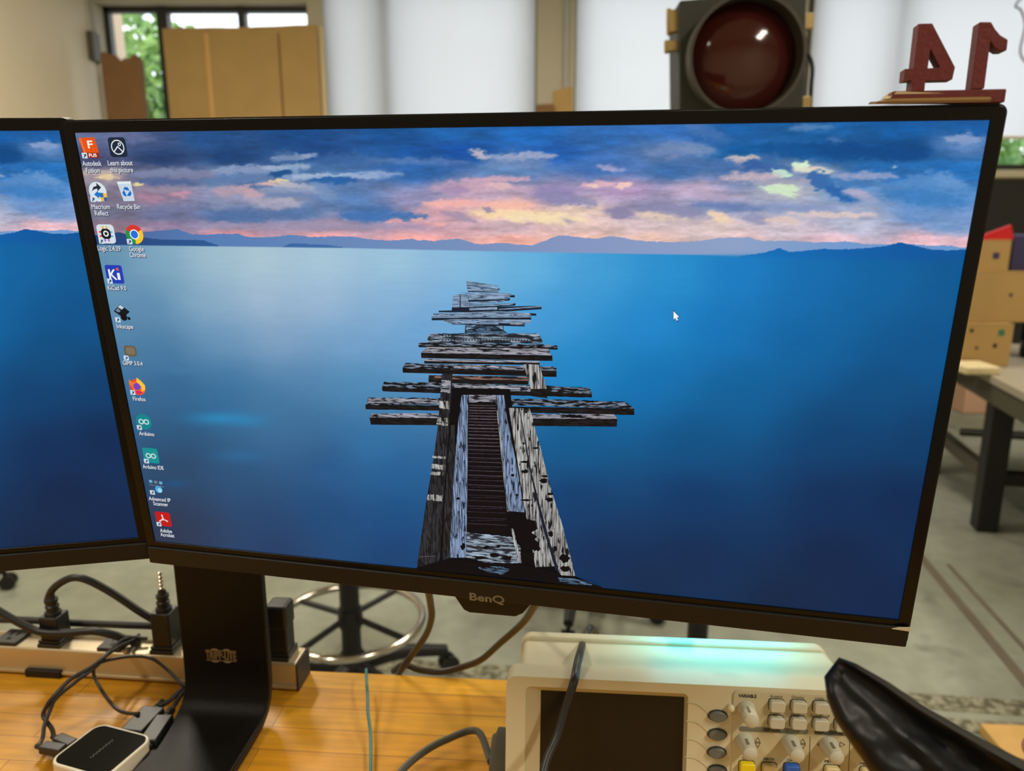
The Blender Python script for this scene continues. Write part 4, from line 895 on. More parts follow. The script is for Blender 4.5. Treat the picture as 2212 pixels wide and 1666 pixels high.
# ---- desktop icons and pointer
ZI = .0012
def ic(label, cx, cy, drawfn, lines, arrow=True, w=.0125):
    mb = MB(); x, y = scr(cx, cy); z = [ZI]
    def P(pts, rgb, s=1.0):
        z[0] += .00001
        mb.add([(x+(a-.5)*w*1.04, y+(b-.5)*w, z[0]) for a, b in pts], [list(range(len(pts)))], ec(rgb))
    def Cir(a, b, r, rgb, n=28, a0=0, a1=360, r2=None):
        ang = [math.radians(a0+(a1-a0)*i/n) for i in range(n+1)]
        if r2 is None:
            pts = [(a+r*math.cos(q), b+r*math.sin(q)) for q in (ang if a1-a0 < 360 else ang[:-1])]
            if a1-a0 < 360: pts.append((a, b))
            P(pts, rgb)
        else:
            for i in range(n):
                P([(a+r*math.cos(ang[i]), b+r*math.sin(ang[i])), (a+r*math.cos(ang[i+1]), b+r*math.sin(ang[i+1])), (a+r2*math.cos(ang[i+1]), b+r2*math.sin(ang[i+1])), (a+r2*math.cos(ang[i]), b+r2*math.sin(ang[i]))], rgb)
                z[0] -= .00001
            z[0] += .00001
    def T(s, x0, x1, b0, size, rgb, bold=0):
        z[0] += .00001
        put_text(mb, s, x0, x1, b0, size, lambda a, b: (x+(a-.5)*w*1.04, y+(b-.5)*w, z[0]), ec(rgb), bold)
    drawfn(P, Cir, T)
    if arrow:
        P(rrect(.0, -.02, .30, .26, .03), (205, 222, 232))
        P([(.07, .03), (.11, .0), (.21, .13), (.17, .16)], (40, 70, 100)); P([(.10, .18), (.25, .20), (.22, .05)], (40, 70, 100))
    for (s, xa, xb, yb) in lines:
        u0, v0 = scr(xa, yb); u1, v1 = scr(xb, yb); vv = (v0+v1)/2
        z[0] += .00001; put_text(mb, s, u0+.00035, u1+.00035, vv-.00035, .0044, lambda a, b: (a, b, z[0]), ec((26, 36, 56)), .00018)
        z[0] += .00001; put_text(mb, s, u0, u1, vv, .0044, lambda a, b: (a, b, z[0]), ec((208, 214, 224)), .00009)
    o = build('desktop_icon', mb, None, mscreen); o['label'] = label
    return o
def d_fus(P, C, T):
    P([(.02, .98), (.88, 1.0), (.98, .22), (.95, 0), (.10, .0), (.06, .25)], (150, 40, 20)); P([(.0, .98), (.88, 1.0), (.98, .26), (.12, .26)], (228, 84, 22)); P([(.0, .98), (.14, .95), (.24, .30), (.12, .26)], (240, 112, 48))
    T('F', .44, .72, .48, .52, (250, 238, 232), .012); T('FUS', .40, .82, .06, .22, (250, 238, 232), .008)
def d_lea(P, C, T):
    P(rrect(.02, .02, .98, .98, .16), (30, 42, 60)); C(.5, .5, .36, (236, 240, 244), 36, r2=.31); C(.62, .64, .085, (236, 240, 244), 20, r2=.045)
    P([(.24, .30), (.28, .26), (.50, .50), (.50, .57)], (236, 240, 244)); P([(.50, .57), (.50, .50), (.72, .26), (.76, .30)], (236, 240, 244))
def d_mac(P, C, T):
    C(.5, .5, .5, (214, 226, 232)); P([(.16, .52), (.30, .74), (.50, .80), (.50, .96), (.74, .72), (.50, .52), (.50, .66), (.32, .62)], (38, 46, 58))
    P([(.82, .44), (.52, .46), (.52, .56), (.26, .36), (.52, .14), (.52, .26), (.82, .26)], (28, 118, 196))
    P([(.58, .42), (.78, .42), (.78, .22), (.58, .22)], (48, 100, 180)); P([(.78, .42), (.99, .42), (.99, .22), (.78, .22)], (240, 190, 60)); P([(.58, .22), (.78, .22), (.78, .0), (.62, .06)], (240, 180, 50)); P([(.78, .22), (.98, .22), (.92, .06), (.78, .0)], (34, 92, 176))
def d_bin(P, C, T):
    P([(.10, .98), (.88, 1.0), (.92, .02), (.30, .0)], (196, 214, 226)); P([(.12, .98), (.88, 1.0), (.87, .88), (.14, .86)], (226, 234, 238))
    for a in (90, 210, 330):
        c, s = math.cos(math.radians(a)), math.sin(math.radians(a)); R2 = lambda u, v: (.56+(u*c-v*s), .46+(u*s+v*c))
        P([R2(.06, -.17), R2(.24, -.10), R2(.26, .06), R2(.15, .18), R2(.10, .02)], (24, 108, 200))
def d_log(P, C, T):
    P(rrect(.0, .0, 1, 1, .2), (212, 222, 230))
    for s_ in (.38, .60):
        P(rrect(s_-.06, .74, s_+.05, .92, .03), (218, 186, 70)); P(rrect(s_-.06, .10, s_+.05, .28, .03), (160, 120, 200)); P(rrect(.10, s_-.04, .28, s_+.05, .03), (206, 70, 60)); P(rrect(.72, s_-.04, .90, s_+.05, .03), (90, 180, 220))
    P(rrect(.22, .24, .78, .78, .2), (28, 28, 30)); C(.5, .52, .16, (222, 228, 232), 24, r2=.085)
def d_chr(P, C, T):
    C(.5, .5, .5, (214, 56, 44), 30, 30, 150); C(.5, .5, .5, (36, 144, 72), 30, 150, 270); C(.5, .5, .5, (246, 196, 40), 30, -90, 30)
    P([(.07, .75), (.5, .5), (.93, .75), (.5, .92)], (214, 56, 44)); C(.5, .5, .26, (236, 240, 244)); C(.5, .5, .205, (40, 110, 216))
def d_kic(P, C, T):
    P(rrect(.0, .0, 1, 1, .12), (36, 62, 176)); T('K', .18, .60, .22, .78, (232, 236, 240), .02); T('ı', .66, .80, .22, .78, (232, 236, 240), .012); C(.72, .78, .085, (226, 84, 70))
def d_ink(P, C, T):
    P([(.0, .60), (.46, 1.0), (.96, .60), (.62, .34), (.34, .36)], (20, 24, 28)); P([(.30, .84), (.46, .97), (.66, .82), (.50, .70)], (190, 205, 215)); P([(.10, .62), (.30, .80), (.42, .62), (.30, .54)], (110, 130, 148))
    C(.55, .28, .20, (18, 20, 24)); C(.84, .22, .09, (18, 20, 24)); C(.52, .36, .14, (18, 20, 24))
def d_plain(P, C, T):
    P(rrect(.10, .22, .86, .86, .2), (104, 92, 76)); P(rrect(.22, .34, .76, .76, .14), (124, 112, 94))
def d_ffx(P, C, T):
    C(.5, .46, .48, (226, 74, 52)); C(.58, .44, .38, (240, 116, 40)); P([(.50, .80), (.56, 1.04), (.80, .84), (.99, .60), (.96, .34), (.72, .20), (.76, .50)], (246, 196, 54)); C(.48, .50, .22, (118, 66, 190)); P([(.02, .62), (.06, .90), (.20, .78), (.44, .70), (.22, .60), (.20, .44)], (238, 120, 44)); P([(.24, .24), (.5, .02), (.80, .14), (.6, .26)], (214, 44, 84))
def inf_(C, col, y=.5):
    C(.34, y, .17, col, 24, r2=.10); C(.66, y, .17, col, 24, r2=.10)
def d_ard(P, C, T): C(.5, .5, .48, (16, 132, 136)); inf_(C, (196, 222, 224))
def d_ari(P, C, T): P(rrect(.02, .02, .98, .98, .12), (22, 142, 144)); inf_(C, (190, 218, 220), .48)
def d_ips(P, C, T):
    for xx, yy_, cc in ((.18, .84, (96, 176, 214)), (.50, .82, (110, 124, 136)), (.82, .80, (96, 170, 208))):
        P(rrect(xx-.15, yy_-.12, xx+.13, yy_+.14, .03), (60, 74, 86)); P(rrect(xx-.11, yy_-.08, xx+.09, yy_+.10, .02), cc); P([(xx-.12, yy_-.2), (xx+.14, yy_-.22), (xx+.14, yy_-.26), (xx-.12, yy_-.24)], (120, 134, 146))
    C(.60, .36, .23, (66, 168, 216)); C(.66, .30, .15, (150, 214, 236))
def d_acr(P, C, T):
    P(rrect(.02, .02, .98, .98, .12), (190, 28, 30)); 
    for a, L in ((95, .30), (215, .32), (335, .32)):
        c, s = math.cos(math.radians(a)), math.sin(math.radians(a)); P([(.48-s*.03, .50+c*.03), (.48+c*L-s*.05, .50+s*L+c*.05), (.48+c*L+s*.05, .50+s*L-c*.05), (.48+s*.03, .50-c*.03)], (230, 210, 206))
    C(.48, .50, .08, (230, 210, 206), 20, r2=.04)
ic('orange square icon with a white letter F', 196, 319, d_fus, [('Autodesk', 182, 223, 358), ('Fusion', 190, 219, 373)])
ic('dark rounded icon with a white circle and mountain', 257, 318, d_lea, [('Learn about', 237, 290, 357), ('this picture', 242, 291, 372)], arrow=False)
ic('pale disc icon with black and blue arrows', 214, 414, d_mac, [('Macrium', 202, 241, 451), ('Reflect', 209, 238, 465)])
ic('pale waste bin icon with blue recycling arrows', 274, 413, d_bin, [('Recycle Bin', 257, 306, 451)], arrow=False)
ic('white rounded icon with a black chip', 232, 505, d_log, [('Logic 2.4.29', 215, 264, 541)])
ic('round red, yellow and green icon with a blue centre', 293, 506, d_chr, [('Google', 283, 314, 542), ('Chrome', 284, 318, 555)])
ic('blue square icon reading Ki', 250, 592, d_kic, [('KiCad 9.0', 237, 276, 626)])
ic('black and white mountain drawing icon', 267, 676, d_ink, [('Inkscape', 256, 291, 709)])
ic('plain brown icon', 285, 759, d_plain, [('GIMP 3.0.4', 269, 311, 788)])
ic('round orange icon with a purple centre', 299, 834, d_ffx, [('Firefox', 291, 318, 865)])
ic('round teal icon with an infinity sign', 313, 910, d_ard, [('Arduino', 304, 336, 940)])
ic('square teal icon with an infinity sign', 328, 983, d_ari, [('Arduino IDE', 312, 356, 1012)])
ic('icon of three small computers and a blue lens', 341, 1051, d_ips, [('Advanced IP', 325, 371, 1081), ('Scanner', 335, 366, 1091)])
ic('red square icon with a white looped mark', 355, 1120, d_acr, [('Adobe', 349, 374, 1149), ('Acrobat', 350, 379, 1158)])
pt = [(1455, 671), (1455, 689), (1459, 686), (1462, 692), (1464.5, 690.5), (1462, 685), (1467, 684)]
mb = MB(); cxm, cym = 1459, 682
mb.add([(*scr(cxm+(a-cxm)*1.25, cym+(b-cym)*1.25), ZI) for a, b in pt], [list(range(7))], ec((30, 50, 80)))
mb.add([(*scr(a, b), ZI+.00002) for a, b in pt], [list(range(7))], ec((240, 244, 248)))
build('mouse_pointer', mb, None, mscreen)

# ------------------------------------------------------------------ monitor stand
YS = .722
fl = onz(402, 1520, ZB+.012); fr = onz(584, 1530, ZB+.012)
sx = (fr-fl).normalized(); sx.z = 0; sx.normalize(); sb = V((-sx.y, sx.x, 0)); SWd = (fr-fl).length
FS = frame(V((fl.x, fl.y, ZB)), sx, sb, V((0, 0, 1)))
ts = thing('monitor_stand', 'black flat-column monitor stand with a printed tan name, foot running forward on the bench', 'stand', FS)
def lband(pts, th, x0, x1, taper=None):      # bent plate: profile of (y,z), thickness th behind it
    mb = MB(); P = [V((0, a, b)) for a, b in pts]; n = len(P); out = []
    for i, p in enumerate(P):
        d = (P[min(i+1, n-1)]-P[max(i-1, 0)]).normalized(); nn = V((0, d.z, -d.y)); out.append(p+nn*th)
    vs = []
    for i in range(n):
        k = taper(i/(n-1)) if taper else 0
        vs += [V((x0-k, P[i].y, P[i].z)), V((x1+k, P[i].y, P[i].z)), V((x1+k, out[i].y, out[i].z)), V((x0-k, out[i].y, out[i].z))]
    fs = [(0, 3, 2, 1), tuple(4*(n-1)+i for i in range(4))]
    for i in range(n-1):
        for k in range(4): a = 4*i+k; b = 4*i+(k+1) % 4; fs.append((a, b, b+4, a+4))
    return mb.add(vs, fs)
prof = [(-.46, .012), (-.25, .012), (-.05, .012), (-.022, .013), (-.010, .018), (-.003, .026), (.001, .037), (.002, .055), (.002, .12), (.002, .25), (.002, .33)]
build('column', lband(prof, .011, 0, SWd), M['stand'], ts, bevel=.002)
def sface(px, py): p = FS.inverted() @ onp(px, py, FS @ V((0, .002, .1)), sb); return p
lg = MB(); a = sface(446, 1424); b = sface(511, 1427)
put_text(lg, 'TRIPP-LITE', a.x, b.x, a.z+.0006, .0128, lambda x, z: (x, .0017, z), M['logo'], bold=.00035)
w = b.x-a.x
for zz in (a.z-.0009, a.z+.0103): lg.box((a.x+w/2, .0017, zz), (w, .0004, .0005), M['logo'])
for f_ in (.30, .70):
    for sgn, zz in ((1, a.z+.0103), (-1, a.z-.0009)):
        n = 10; pts = [(a.x+w*f_+.0042*math.cos(math.pi*i/n), zz+sgn*.0022*math.sin(math.pi*i/n)) for i in range(n+1)]
        lg.prism(pts if sgn > 0 else pts[::-1], .0015, .0019, M['logo'])
build('printed_name', lg, M['logo'], ts)
q = FS.inverted() @ ony(376, 1236, YS+.01)
build('cable_clip', MB().box2((-.022, .004, .145+.045), (-.001, .02, .23)), M['iron'], ts, bevel=.002)
build('cross_bar', MB().box2((-.22, .016, .285), (.42, .034, .335)), M['iron'], ts, bevel=.003)
for Mx in (MM, LM):
    c = Mx @ V((W_/2, H_/2, -.046)); cz = ZB+.31
    tgt = FS @ V((min(max((FS.inverted() @ c).x, -.20), .40), .025, .31))
    build('arm', MB().tube([c, (c+tgt)/2+V((0, 0, .0)), tgt], .014, 12, smooth=False), M['iron'], ts, world=True, smooth=True)

# ------------------------------------------------------------------ LED bar under the back of the big monitor
p = ony(1560, 1316, .622); 
t = thing('light_bar', 'small cyan light bar behind the lower edge of the centre monitor', 'light', frame(p, tdir, tback, V((0, 0, 1))))
build('housing', MB().box2((-.10, 0, .004), (.10, .014, .012)), M['iron'], t, bevel=.001)
build('diffuser', MB().box2((-.06, .002, 0), (.06, .012, .004)), M['cyan'], t)
build('bracket', MB().box2((-.01, -.035, .008), (.01, .001, .012)), M['iron'], t)

# ------------------------------------------------------------------ oscilloscope
PT = ony(1094, 1460, .545); tilt = math.radians(9)
ux = tdir; sback = tback
Zs = (V((0, 0, 1))*math.cos(tilt)+sback*math.sin(tilt)); Ys = (sback*math.cos(tilt)-V((0, 0, 1))*math.sin(tilt))
TD = .098
HS = (PT.z-ZB-.0035-TD*math.sin(tilt))/math.cos(tilt)
FO = frame(PT-Zs*HS, ux, Ys, Zs); FOI = FO.inverted()
to = thing('oscilloscope', 'ivory bench oscilloscope with a dark screen, lit cyan on top', 'oscilloscope', FO)
def sc_(px, py): p = FOI @ onp(px, py, FO.translation, Ys); return p.x, p.z
WS = .298
dx0, dz1 = sc_(1168, 1500); dx1, _ = sc_(1481, 1508); dz0 = dz1-.088
N_ = 5
ou = rrect(0, .004, WS, HS, .008); inn = rrect(dx0-.012, dz0-.006, dx1+.002, dz1+.006, .004)
r = MB(); r.ring(ou, inn, 0, .0001, .024)
build('front_bezel', r, M['scope'], to, bevel=.0025)
r = MB(); lp = rrect(dx0, dz0, dx1, dz1, .001); n = len(lp)
r.add([(p[0], .0002, p[1]) for p in inn]+[(p[0], .007, p[1]) for p in lp], [(i, (i+1) % n, (i+1) % n+n, i+n) for i in range(n)]); r.add([(p[0], .0074, p[1]) for p in lp], [list(range(n))])
build('screen_surround', r, M['scope_panel'], to)
build('display', MB().box2((dx0, .0066, dz0), (dx1, .0072, dz1)), M['scope_lcd'], to)
build('case', MB().prism(rrect(.008, .006, WS-.018, HS-.007, .006), .022, TD), M['scope'], to, bevel=.002)
build('rear_rim', MB().prism(rrect(.006, .002, WS-.018, HS-.003, .010), TD-.008, TD+.006), M['scope'], to, bevel=.003)
for fx_ in (.03, WS-.05): build('foot', MB().box2((fx_, .012, -.0135), (fx_+.02, .018, .008)), M['grey_rub'], to, bevel=.001)
# raised control panel
px0, pz1 = sc_(1584, 1490)
r = MB().prism(rrect(px0, .008, WS-.006, pz1, .004), -.0012, .0005); build('control_panel', r, M['scope_panel'], to, bevel=.0005)
cpn = MB()
def stext(s, cx, cy, wpx, h=.0030, bold=0):
    x, z = sc_(cx, cy); w = wpx/2750.; put_text(cpn, s, x-w/2, x+w/2, z-.001, h, lambda a, b: (a, -.00135, b), M['ink'], bold)
stext('VARIABLE', 1614, 1503, 38, .0038, .00012)
for s_, x, y, w in (('Acquire', 1676, 1503, 26), ('Display', 1723, 1505, 26), ('Utility', 1770, 1508, 20), ('Cursor', 1675, 1540, 24), ('Measure', 1722, 1542, 28), ('Save/Recall', 1770, 1545, 40)): stext(s_, x, y, w)
for (a, b, y, s_) in ((1596, 1744, 1576, 'VERTICAL'), (1757, 1829, 1582, 'HORIZONTAL')):
    xa, za = sc_(a, y-2 if a < 1700 else y-3); xb, zb = sc_(b, y+2); zc = (za+zb)/2
    cpn.prism(rrect(xa, zc-.0019, xb, zc+.0019, .0018), -.0016, -.0010, M['band'])
    w = .014 if a < 1700 else .021; xm = (xa+xb)/2-.001; put_text(cpn, s_, xm-w/2, xm+w/2, zc-.0011, .0036, lambda u, v: (u, -.0017, v), M['ink'], .00012)
for s_, x, y, w in (('CH 1', 1611, 1637, 16), ('MATH', 1660, 1639, 21), ('CH 2', 1708, 1641, 17), ('MENU', 1792, 1644, 22), ('MENU', 1869, 1649, 22)): stext(s_, x, y, w, .0034, .00008)
def vline(px, ya, yb):
    x, za = sc_(px, ya); _, zb = sc_(px, yb); cpn.box2((x-.0002, -.0014, zb), (x+.0002, -.0011, za), M['ink'])
vline(1749, 1590, 1780); vline(1835, 1590, 1780)
def tri(cx, cy, d):
    x, z = sc_(cx, cy); q = .0034
    P0 = [(0, q*.6), (-q*.6, -q*.5), (q*.6, -q*.5)]; P0 = {'u': P0, 'd': [(a, -b) for a, b in P0], 'l': [(-b, a) for a, b in P0], 'r': [(b, -a) for a, b in P0]}[d]
    for i in range(3):
        a = V((*P0[i], 0)); b = V((*P0[(i+1) % 3], 0)); e = (b-a).normalized(); n_ = V((-e.y, e.x, 0))*.0002
        cpn.add([(x+v.x, -.0014, z+v.y) for v in (a-n_, b-n_, b+n_, a+n_)], [(0, 1, 2, 3)], M['ink'])
for a in ((1636, 1597, 'u'), (1636, 1608, 'd'), (1733, 1600, 'u'), (1733, 1611, 'd'), (1769, 1607, 'l'), (1818, 1607, 'r')): tri(*a)
build('panel_print', cpn, None, to)
def button(px, py, w, h, mat, lab=None):
    x, z = sc_(px, py)
    b = build('button', MB().prism(rrect(x-w/2, z-h/2, x+w/2, z+h/2, .0022), -.0065, .0), mat, to, bevel=.0012)
    build('button_recess', MB().prism(rrect(x-w/2-.0006, z-h/2-.0003, x+w/2+.0004, z+h/2+.0007, .0024), -.00135, -.0005), M['ink'], b)
    if lab: b['label'] = lab
for x, y in ((1676, 1521), (1723, 1523), (1771, 1525), (1675, 1556), (1722, 1558), (1770, 1561), (1817, 1563)): button(x, y, .0115, .0088, M['scope_btn'])
button(1612, 1655, .0118, .0095, M['yellow'], 'yellow button'); button(1660, 1657, .0112, .0085, M['scope_btn_w']); button(1708, 1660, .0116, .0098, M['blue'], 'blue button')
button(1795, 1664, .0116, .0095, M['scope_btn_w']); button(1872, 1668, .0116, .0095, M['scope_btn_w'])
def knob(px, py):     # px,py is the knob's root on the panel
    x, z = sc_(px, py); L = .021
    K = Matrix.Translation((x, -.001, z)) @ Matrix.Rotation(math.pi/2, 4, 'X')
    k = build('knob', MB().lathe([(.0068, 0), (.0070, .003), (.0062, .005), (.0058, L*.8), (.0052, L*.95), (.0035, L), (.0003, L+.0004)], K, 28), M['scope_btn'], to, smooth=True)
    build('pointer_groove', MB().box((x-.001, -.001-L*.62, z+.0058), (.0016, .008, .0008)), M['band'], k)
for x, y in ((1611, 1530), (1608, 1598), (1706, 1602), (1788, 1606), (1868, 1612)): knob(x, y)
for i, (x, y) in enumerate(((1550, 1546), (1549, 1586), (1548, 1625), (1549, 1664), (1549, 1703))):
    cx, cz = sc_(x, y); n = 24
    ov = lambda s: [(cx+.0068*s*math.cos(2*math.pi*k/n), cz+.0042*s*math.sin(2*math.pi*k/n)) for k in range(n)]
    b = build('soft_key', MB().prism(ov(1), -.0035, .0), M['scope_oval'], to, bevel=.0012)
    build('key_rim', MB().prism(ov(1.16), -.0006, .0), M['ink'], b)
    a0 = (dx1+.001, cz+.0085); pts = [V((a0[0], -.0002, a0[1]+.001)), V((a0[0]+.008, -.0002, a0[1])), V((cx-.010, -.0002, cz+.004)), V((cx-.006, -.0002, cz+.0005))]
    build('key_rib', MB().tube(pts, .00045, 6), M['scope_panel'], to)
x, z = sc_(1577, 1527); build('indicator_bump', MB().lathe([(.0028, 0), (.0028, .004), (.0015, .0055), (.0002, .0058)], Matrix.Translation((x, 0, z)) @ Matrix.Rotation(math.pi/2, 4, 'X'), 16), M['scope'], to, smooth=True)
# handle pivot at the left side
pv = FOI @ ony(1092, 1630, .575)
RYm = Matrix.Rotation(-math.pi/2, 4, 'Y')
build('handle_pivot', MB().lathe([(.030, -.002), (.032, .004), (.032, .009), (.027, .011), (.026, .0135), (.004, .014)], Matrix.Translation((-.002, .045, pv.z-.012)) @ RYm, 36), M['grey_rub'], to, smooth=True)

# ------------------------------------------------------------------ power strip
sa = onz(0, 1455, ZB); sb_ = onz(645, 1495, ZB); pd = (sb_-sa).normalized(); pbk = V((-pd.y, pd.x, 0))
FP = frame(sa, pd, pbk, V((0, 0, 1))); FPI = FP.inverted(); PLn = (sb_-sa).length; PH = .033; PDp = .036
tp = thing('power_strip', 'long cream metal power strip with black outlets along the back of the bench', 'power strip', FP)
body = MB().prism([(-.25, 0), (PLn-.0015, 0), (PLn-.0015, PH), (-.25, PH)], .0015, PDp-.0015)
build('body', body, M['metal_cream'], tp, bevel=.003)
build('end_cap', MB().box2((PLn-.0015, 0, 0), (PLn+.0005, PDp, PH)), M['outlet'], tp, bevel=.001)
build('base_rail', MB().box2((-.25, -.001, .003), (PLn-.002, .0015, .0065)), M['metal_cream'], tp, bevel=.0005)
a = FPI @ onz(57, 1461, ZB); b = FPI @ onz(132, 1466, ZB)
build('mounting_clip', MB().box2((a.x, -.004, 0), (b.x, .002, .009)), M['iron'], tp, bevel=.001)
def top(px, py): p = FPI @ onz(px, py, ZB+PH); return p
outs = []
for k, px in enumerate((8, 105, 235, 350, 455, 600)):
    p = top(px, 1395+px*.05); outs.append(p.x)
    o_ = build('outlet', MB().box2((p.x-.0135, .0035, PH-.002), (p.x+.0135, PDp-.004, PH+.004)), M['outlet'], tp, bevel=.001)
    sl_ = MB().box((p.x-.004, .022, PH+.0041), (.0018, .007, .0006)).box((p.x+.004, .022, PH+.0041), (.0018, .007, .0006)).box((p.x, .012, PH+.0041), (.004, .004, .0006))
    build('socket_slots', sl_, M['bezel'], o_)
build('reset_button', MB().lathe([(.003, 0), (.003, .003), (.001, .004)], FP.inverted() @ FP @ Matrix.Translation((top(264, 1416).x, .0045, PH)), 14), M['steel'], tp, smooth=True)
def at_strip(px, py, dy=.018):       # point above the strip, dy behind its front face
    return onp(px, py, FP @ V((0, dy, 0)), pbk)
def plug(x, label, h=.030, wdt=.022, neck=True, cord=None, cr=.0042, braid=False, cat='mains cable'):
    bse = FP @ V((x, .018, PH+.0045))
    t = thing('mains_cable', label, cat, frame(bse, pd, pbk, V((0, 0, 1))))
    build('plug', MB().box2((-wdt/2, -.011, 0), (wdt/2, .011, h)), M['rubber'], t, bevel=.002)
    build('plug_flange', MB().box2((-wdt/2-.002, -.013, 0), (wdt/2+.002, .013, .003)), M['rubber'], t, bevel=.001)
    if neck:
        s = MB()
        s.lathe([(.0085, h), (.0085, h+.003), (.0062, h+.004), (.0062, h+.007), (.0072, h+.008), (.0072, h+.010), (.0058, h+.011), (.0058, h+.014), (.0068, h+.015), (.0068, h+.018), (.0045, h+.019), (.004, h+.024)], None, 20)
        build('strain_relief', s, M['rubber'], t, smooth=True)
    if cord: build('cord', MB().tube([bse+V((0, 0, h+(.02 if neck else -.008)))]+cord, cr, 12), M['rubber'], t, world=True, smooth=True)
    return t, bse
A_ = lambda *q: [at_strip(*k) for k in q]
t1, _ = plug(outs[1], 'black plug on the power strip whose thick cord arches up and over to the right', cord=A_((103, 1300), (115, 1272), (150, 1250, .02), (185, 1252, .022), (240, 1280, .026), (300, 1320, .03), (330, 1338, .034), (390, 1372, .04), (430, 1400, .05)))
t2, b2 = plug(outs[3], 'tall black plug with a beaded silver tip, just left of the stand column', h=.042)
s = MB(); 
for k in range(5): s.lathe([(.0016, .0655+.0045*k), (.0032, .067+.0045*k), (.0032, .068+.0045*k), (.0016, .0695+.0045*k)], None, 12)
build('beaded_tip', s, M['steel'], t2, smooth=True)
t4, b4 = plug(outs[5], 'black power adapter block with a cyan edge, right of the stand column', h=.050, wdt=.024, neck=False, cat='power adapter')
build('body_shell', MB().box2((-.011, -.012, .030), (.013, .014, .058)), M['rubber'], t4, bevel=.004)
def cord(name, pts, r, mat, label, cat='cable', n=10):
    return tag(build(name, MB().tube(pts, r, n), mat, smooth=True), label, cat)
t5 = thing('mains_cable', 'thick black cord sagging from the left edge of the picture across the strip', 'mains cable', Matrix.Translation(at_strip(-40, 1280, .0)))
build('cord', MB().tube(A_((-60, 1285, .004), (0, 1322, .003), (50, 1350, .002), (90, 1366, .002), (140, 1368, .004), (200, 1364, .008), (245, 1372, .012), (272, 1382, .016), (300, 1392, .018)), .0044, 12), M['rubber'], t5, world=True, smooth=True)
cord('mains_cable', A_((-60, 1338, .036), (60, 1340, .037), (160, 1346, .038), (260, 1350, .04), (350, 1354, .04), (400, 1362, .045), (470, 1380, .05)), .0042, M['rubber'], 'straight dark cord running along behind the power strip plugs', 'mains cable')

# ------------------------------------------------------------------ hub and its cables
hz = ZB+.020
hp = [onz(px, py, hz) for px, py in ((228, 1552), (322, 1600), (222, 1690), (104, 1642))]     # back, right, front, left corners of the outline
ctr = (hp[0]+hp[1]+hp[2]+hp[3])/4; hx = ((hp[0]-hp[3])+(hp[1]-hp[2])).normalized(); hy = V((-hx.y, hx.x, 0))
hl = ((hp[0]-hp[3]).length+(hp[1]-hp[2]).length)/2*1.0; hw = ((hp[0]-hp[1]).dot(hy)+(hp[3]-hp[2]).dot(hy))/2
FH = frame(V((ctr.x, ctr.y, ZB)), hx, hy, V((0, 0, 1)))
th_ = thing('switch_box', 'small rounded box with a glossy black top and white rim on the bench', 'switch box', FH)
XZ = Matrix(((1, 0, 0, 0), (0, 0, 1, 0), (0, 1, 0, 0), (0, 0, 0, 1)))
def slab(x0, y0, x1, y1, r_, z0, z1):
    m_ = MB().prism(rrect(x0, y0, x1, y1, r_, 8), z0, z1); m_.v = [XZ @ V(p) for p in m_.v]; return m_
build('case', slab(-hl/2, -hw/2, hl/2, hw/2, .012, .001, .020), M['white_pl'], th_, bevel=.0015)
tpz = slab(-hl/2+.0027, -hw/2+.0027, hl/2-.0027, hw/2-.0027, .0095, .0195, .0204); build('glossy_top', tpz, M['hub_top'], th_, bevel=.0003)
pr = MB(); pr.tube([(-.013+.0012*i, .0011*math.sin(i*2.1)*(1-.3*math.cos(i)), .0203) for i in range(23)], .0003, 6, M['hub_print'])
build('printed_mark', pr, M['hub_print'], th_)
def hub(x, y, z): return FH @ V((x, y, z))
# left side connectors (towards -x) and right/back connector
def usb(px, py, tox, label, pts, big=1.0, r=.0022):
    c = onz(px, py, ZB+.011); d = (V((*tox, c.z))-c).normalized(); s_ = V((-d.y, d.x, 0))
    t = thing('cable', label, 'cable', frame(c, d, s_, V((0, 0, 1))))
    build('plug', MB().box2((-.011*big, -.0055*big, -.004), (.012*big, .0055*big, .004)), M['thin_rubber'], t, bevel=.0015)
    build('strain_relief', MB().tube([(-.010*big, 0, 0), (-.018*big, 0, .0)], lambda u: .0034-.001*u, 10, smooth=False), M['thin_rubber'], t, smooth=True)
    build('cord', MB().tube([V(c)-d*.016*big]+pts, r, 10), M['thin_rubber'], t, world=True, smooth=True)
    return t
Z2 = lambda px, py, h: onz(px, py, ZB+h)
hb = FH @ V((-hl/2, 0, .011))
usb(140, 1603, (hub(0, 0, 0).x, hub(0, 0, 0).y), 'thin black cable with the square plug in the switch box side, nearer the strip',
    [Z2(112, 1575, .014), Z2(94, 1548, .02), Z2(100, 1528, .028), Z2(112, 1510, .035), Z2(150, 1470, .045), Z2(200, 1440, .05), Z2(235, 1410, .052), Z2(262, 1385, .045), Z2(290, 1378, .042), Z2(318, 1380, .04)])
usb(113, 1618, (hub(0, 0, 0).x, hub(0, 0, 0).y), 'second thin black cable, entering the switch box nearest its front left corner',
    [Z2(92, 1595, .012), Z2(96, 1568, .018), Z2(108, 1535, .026), Z2(122, 1508, .035), Z2(165, 1472, .045), Z2(205, 1442, .047), Z2(228, 1418, .05), Z2(255, 1398, .05), Z2(285, 1385, .042), Z2(300, 1372, .040)], r=.0020)
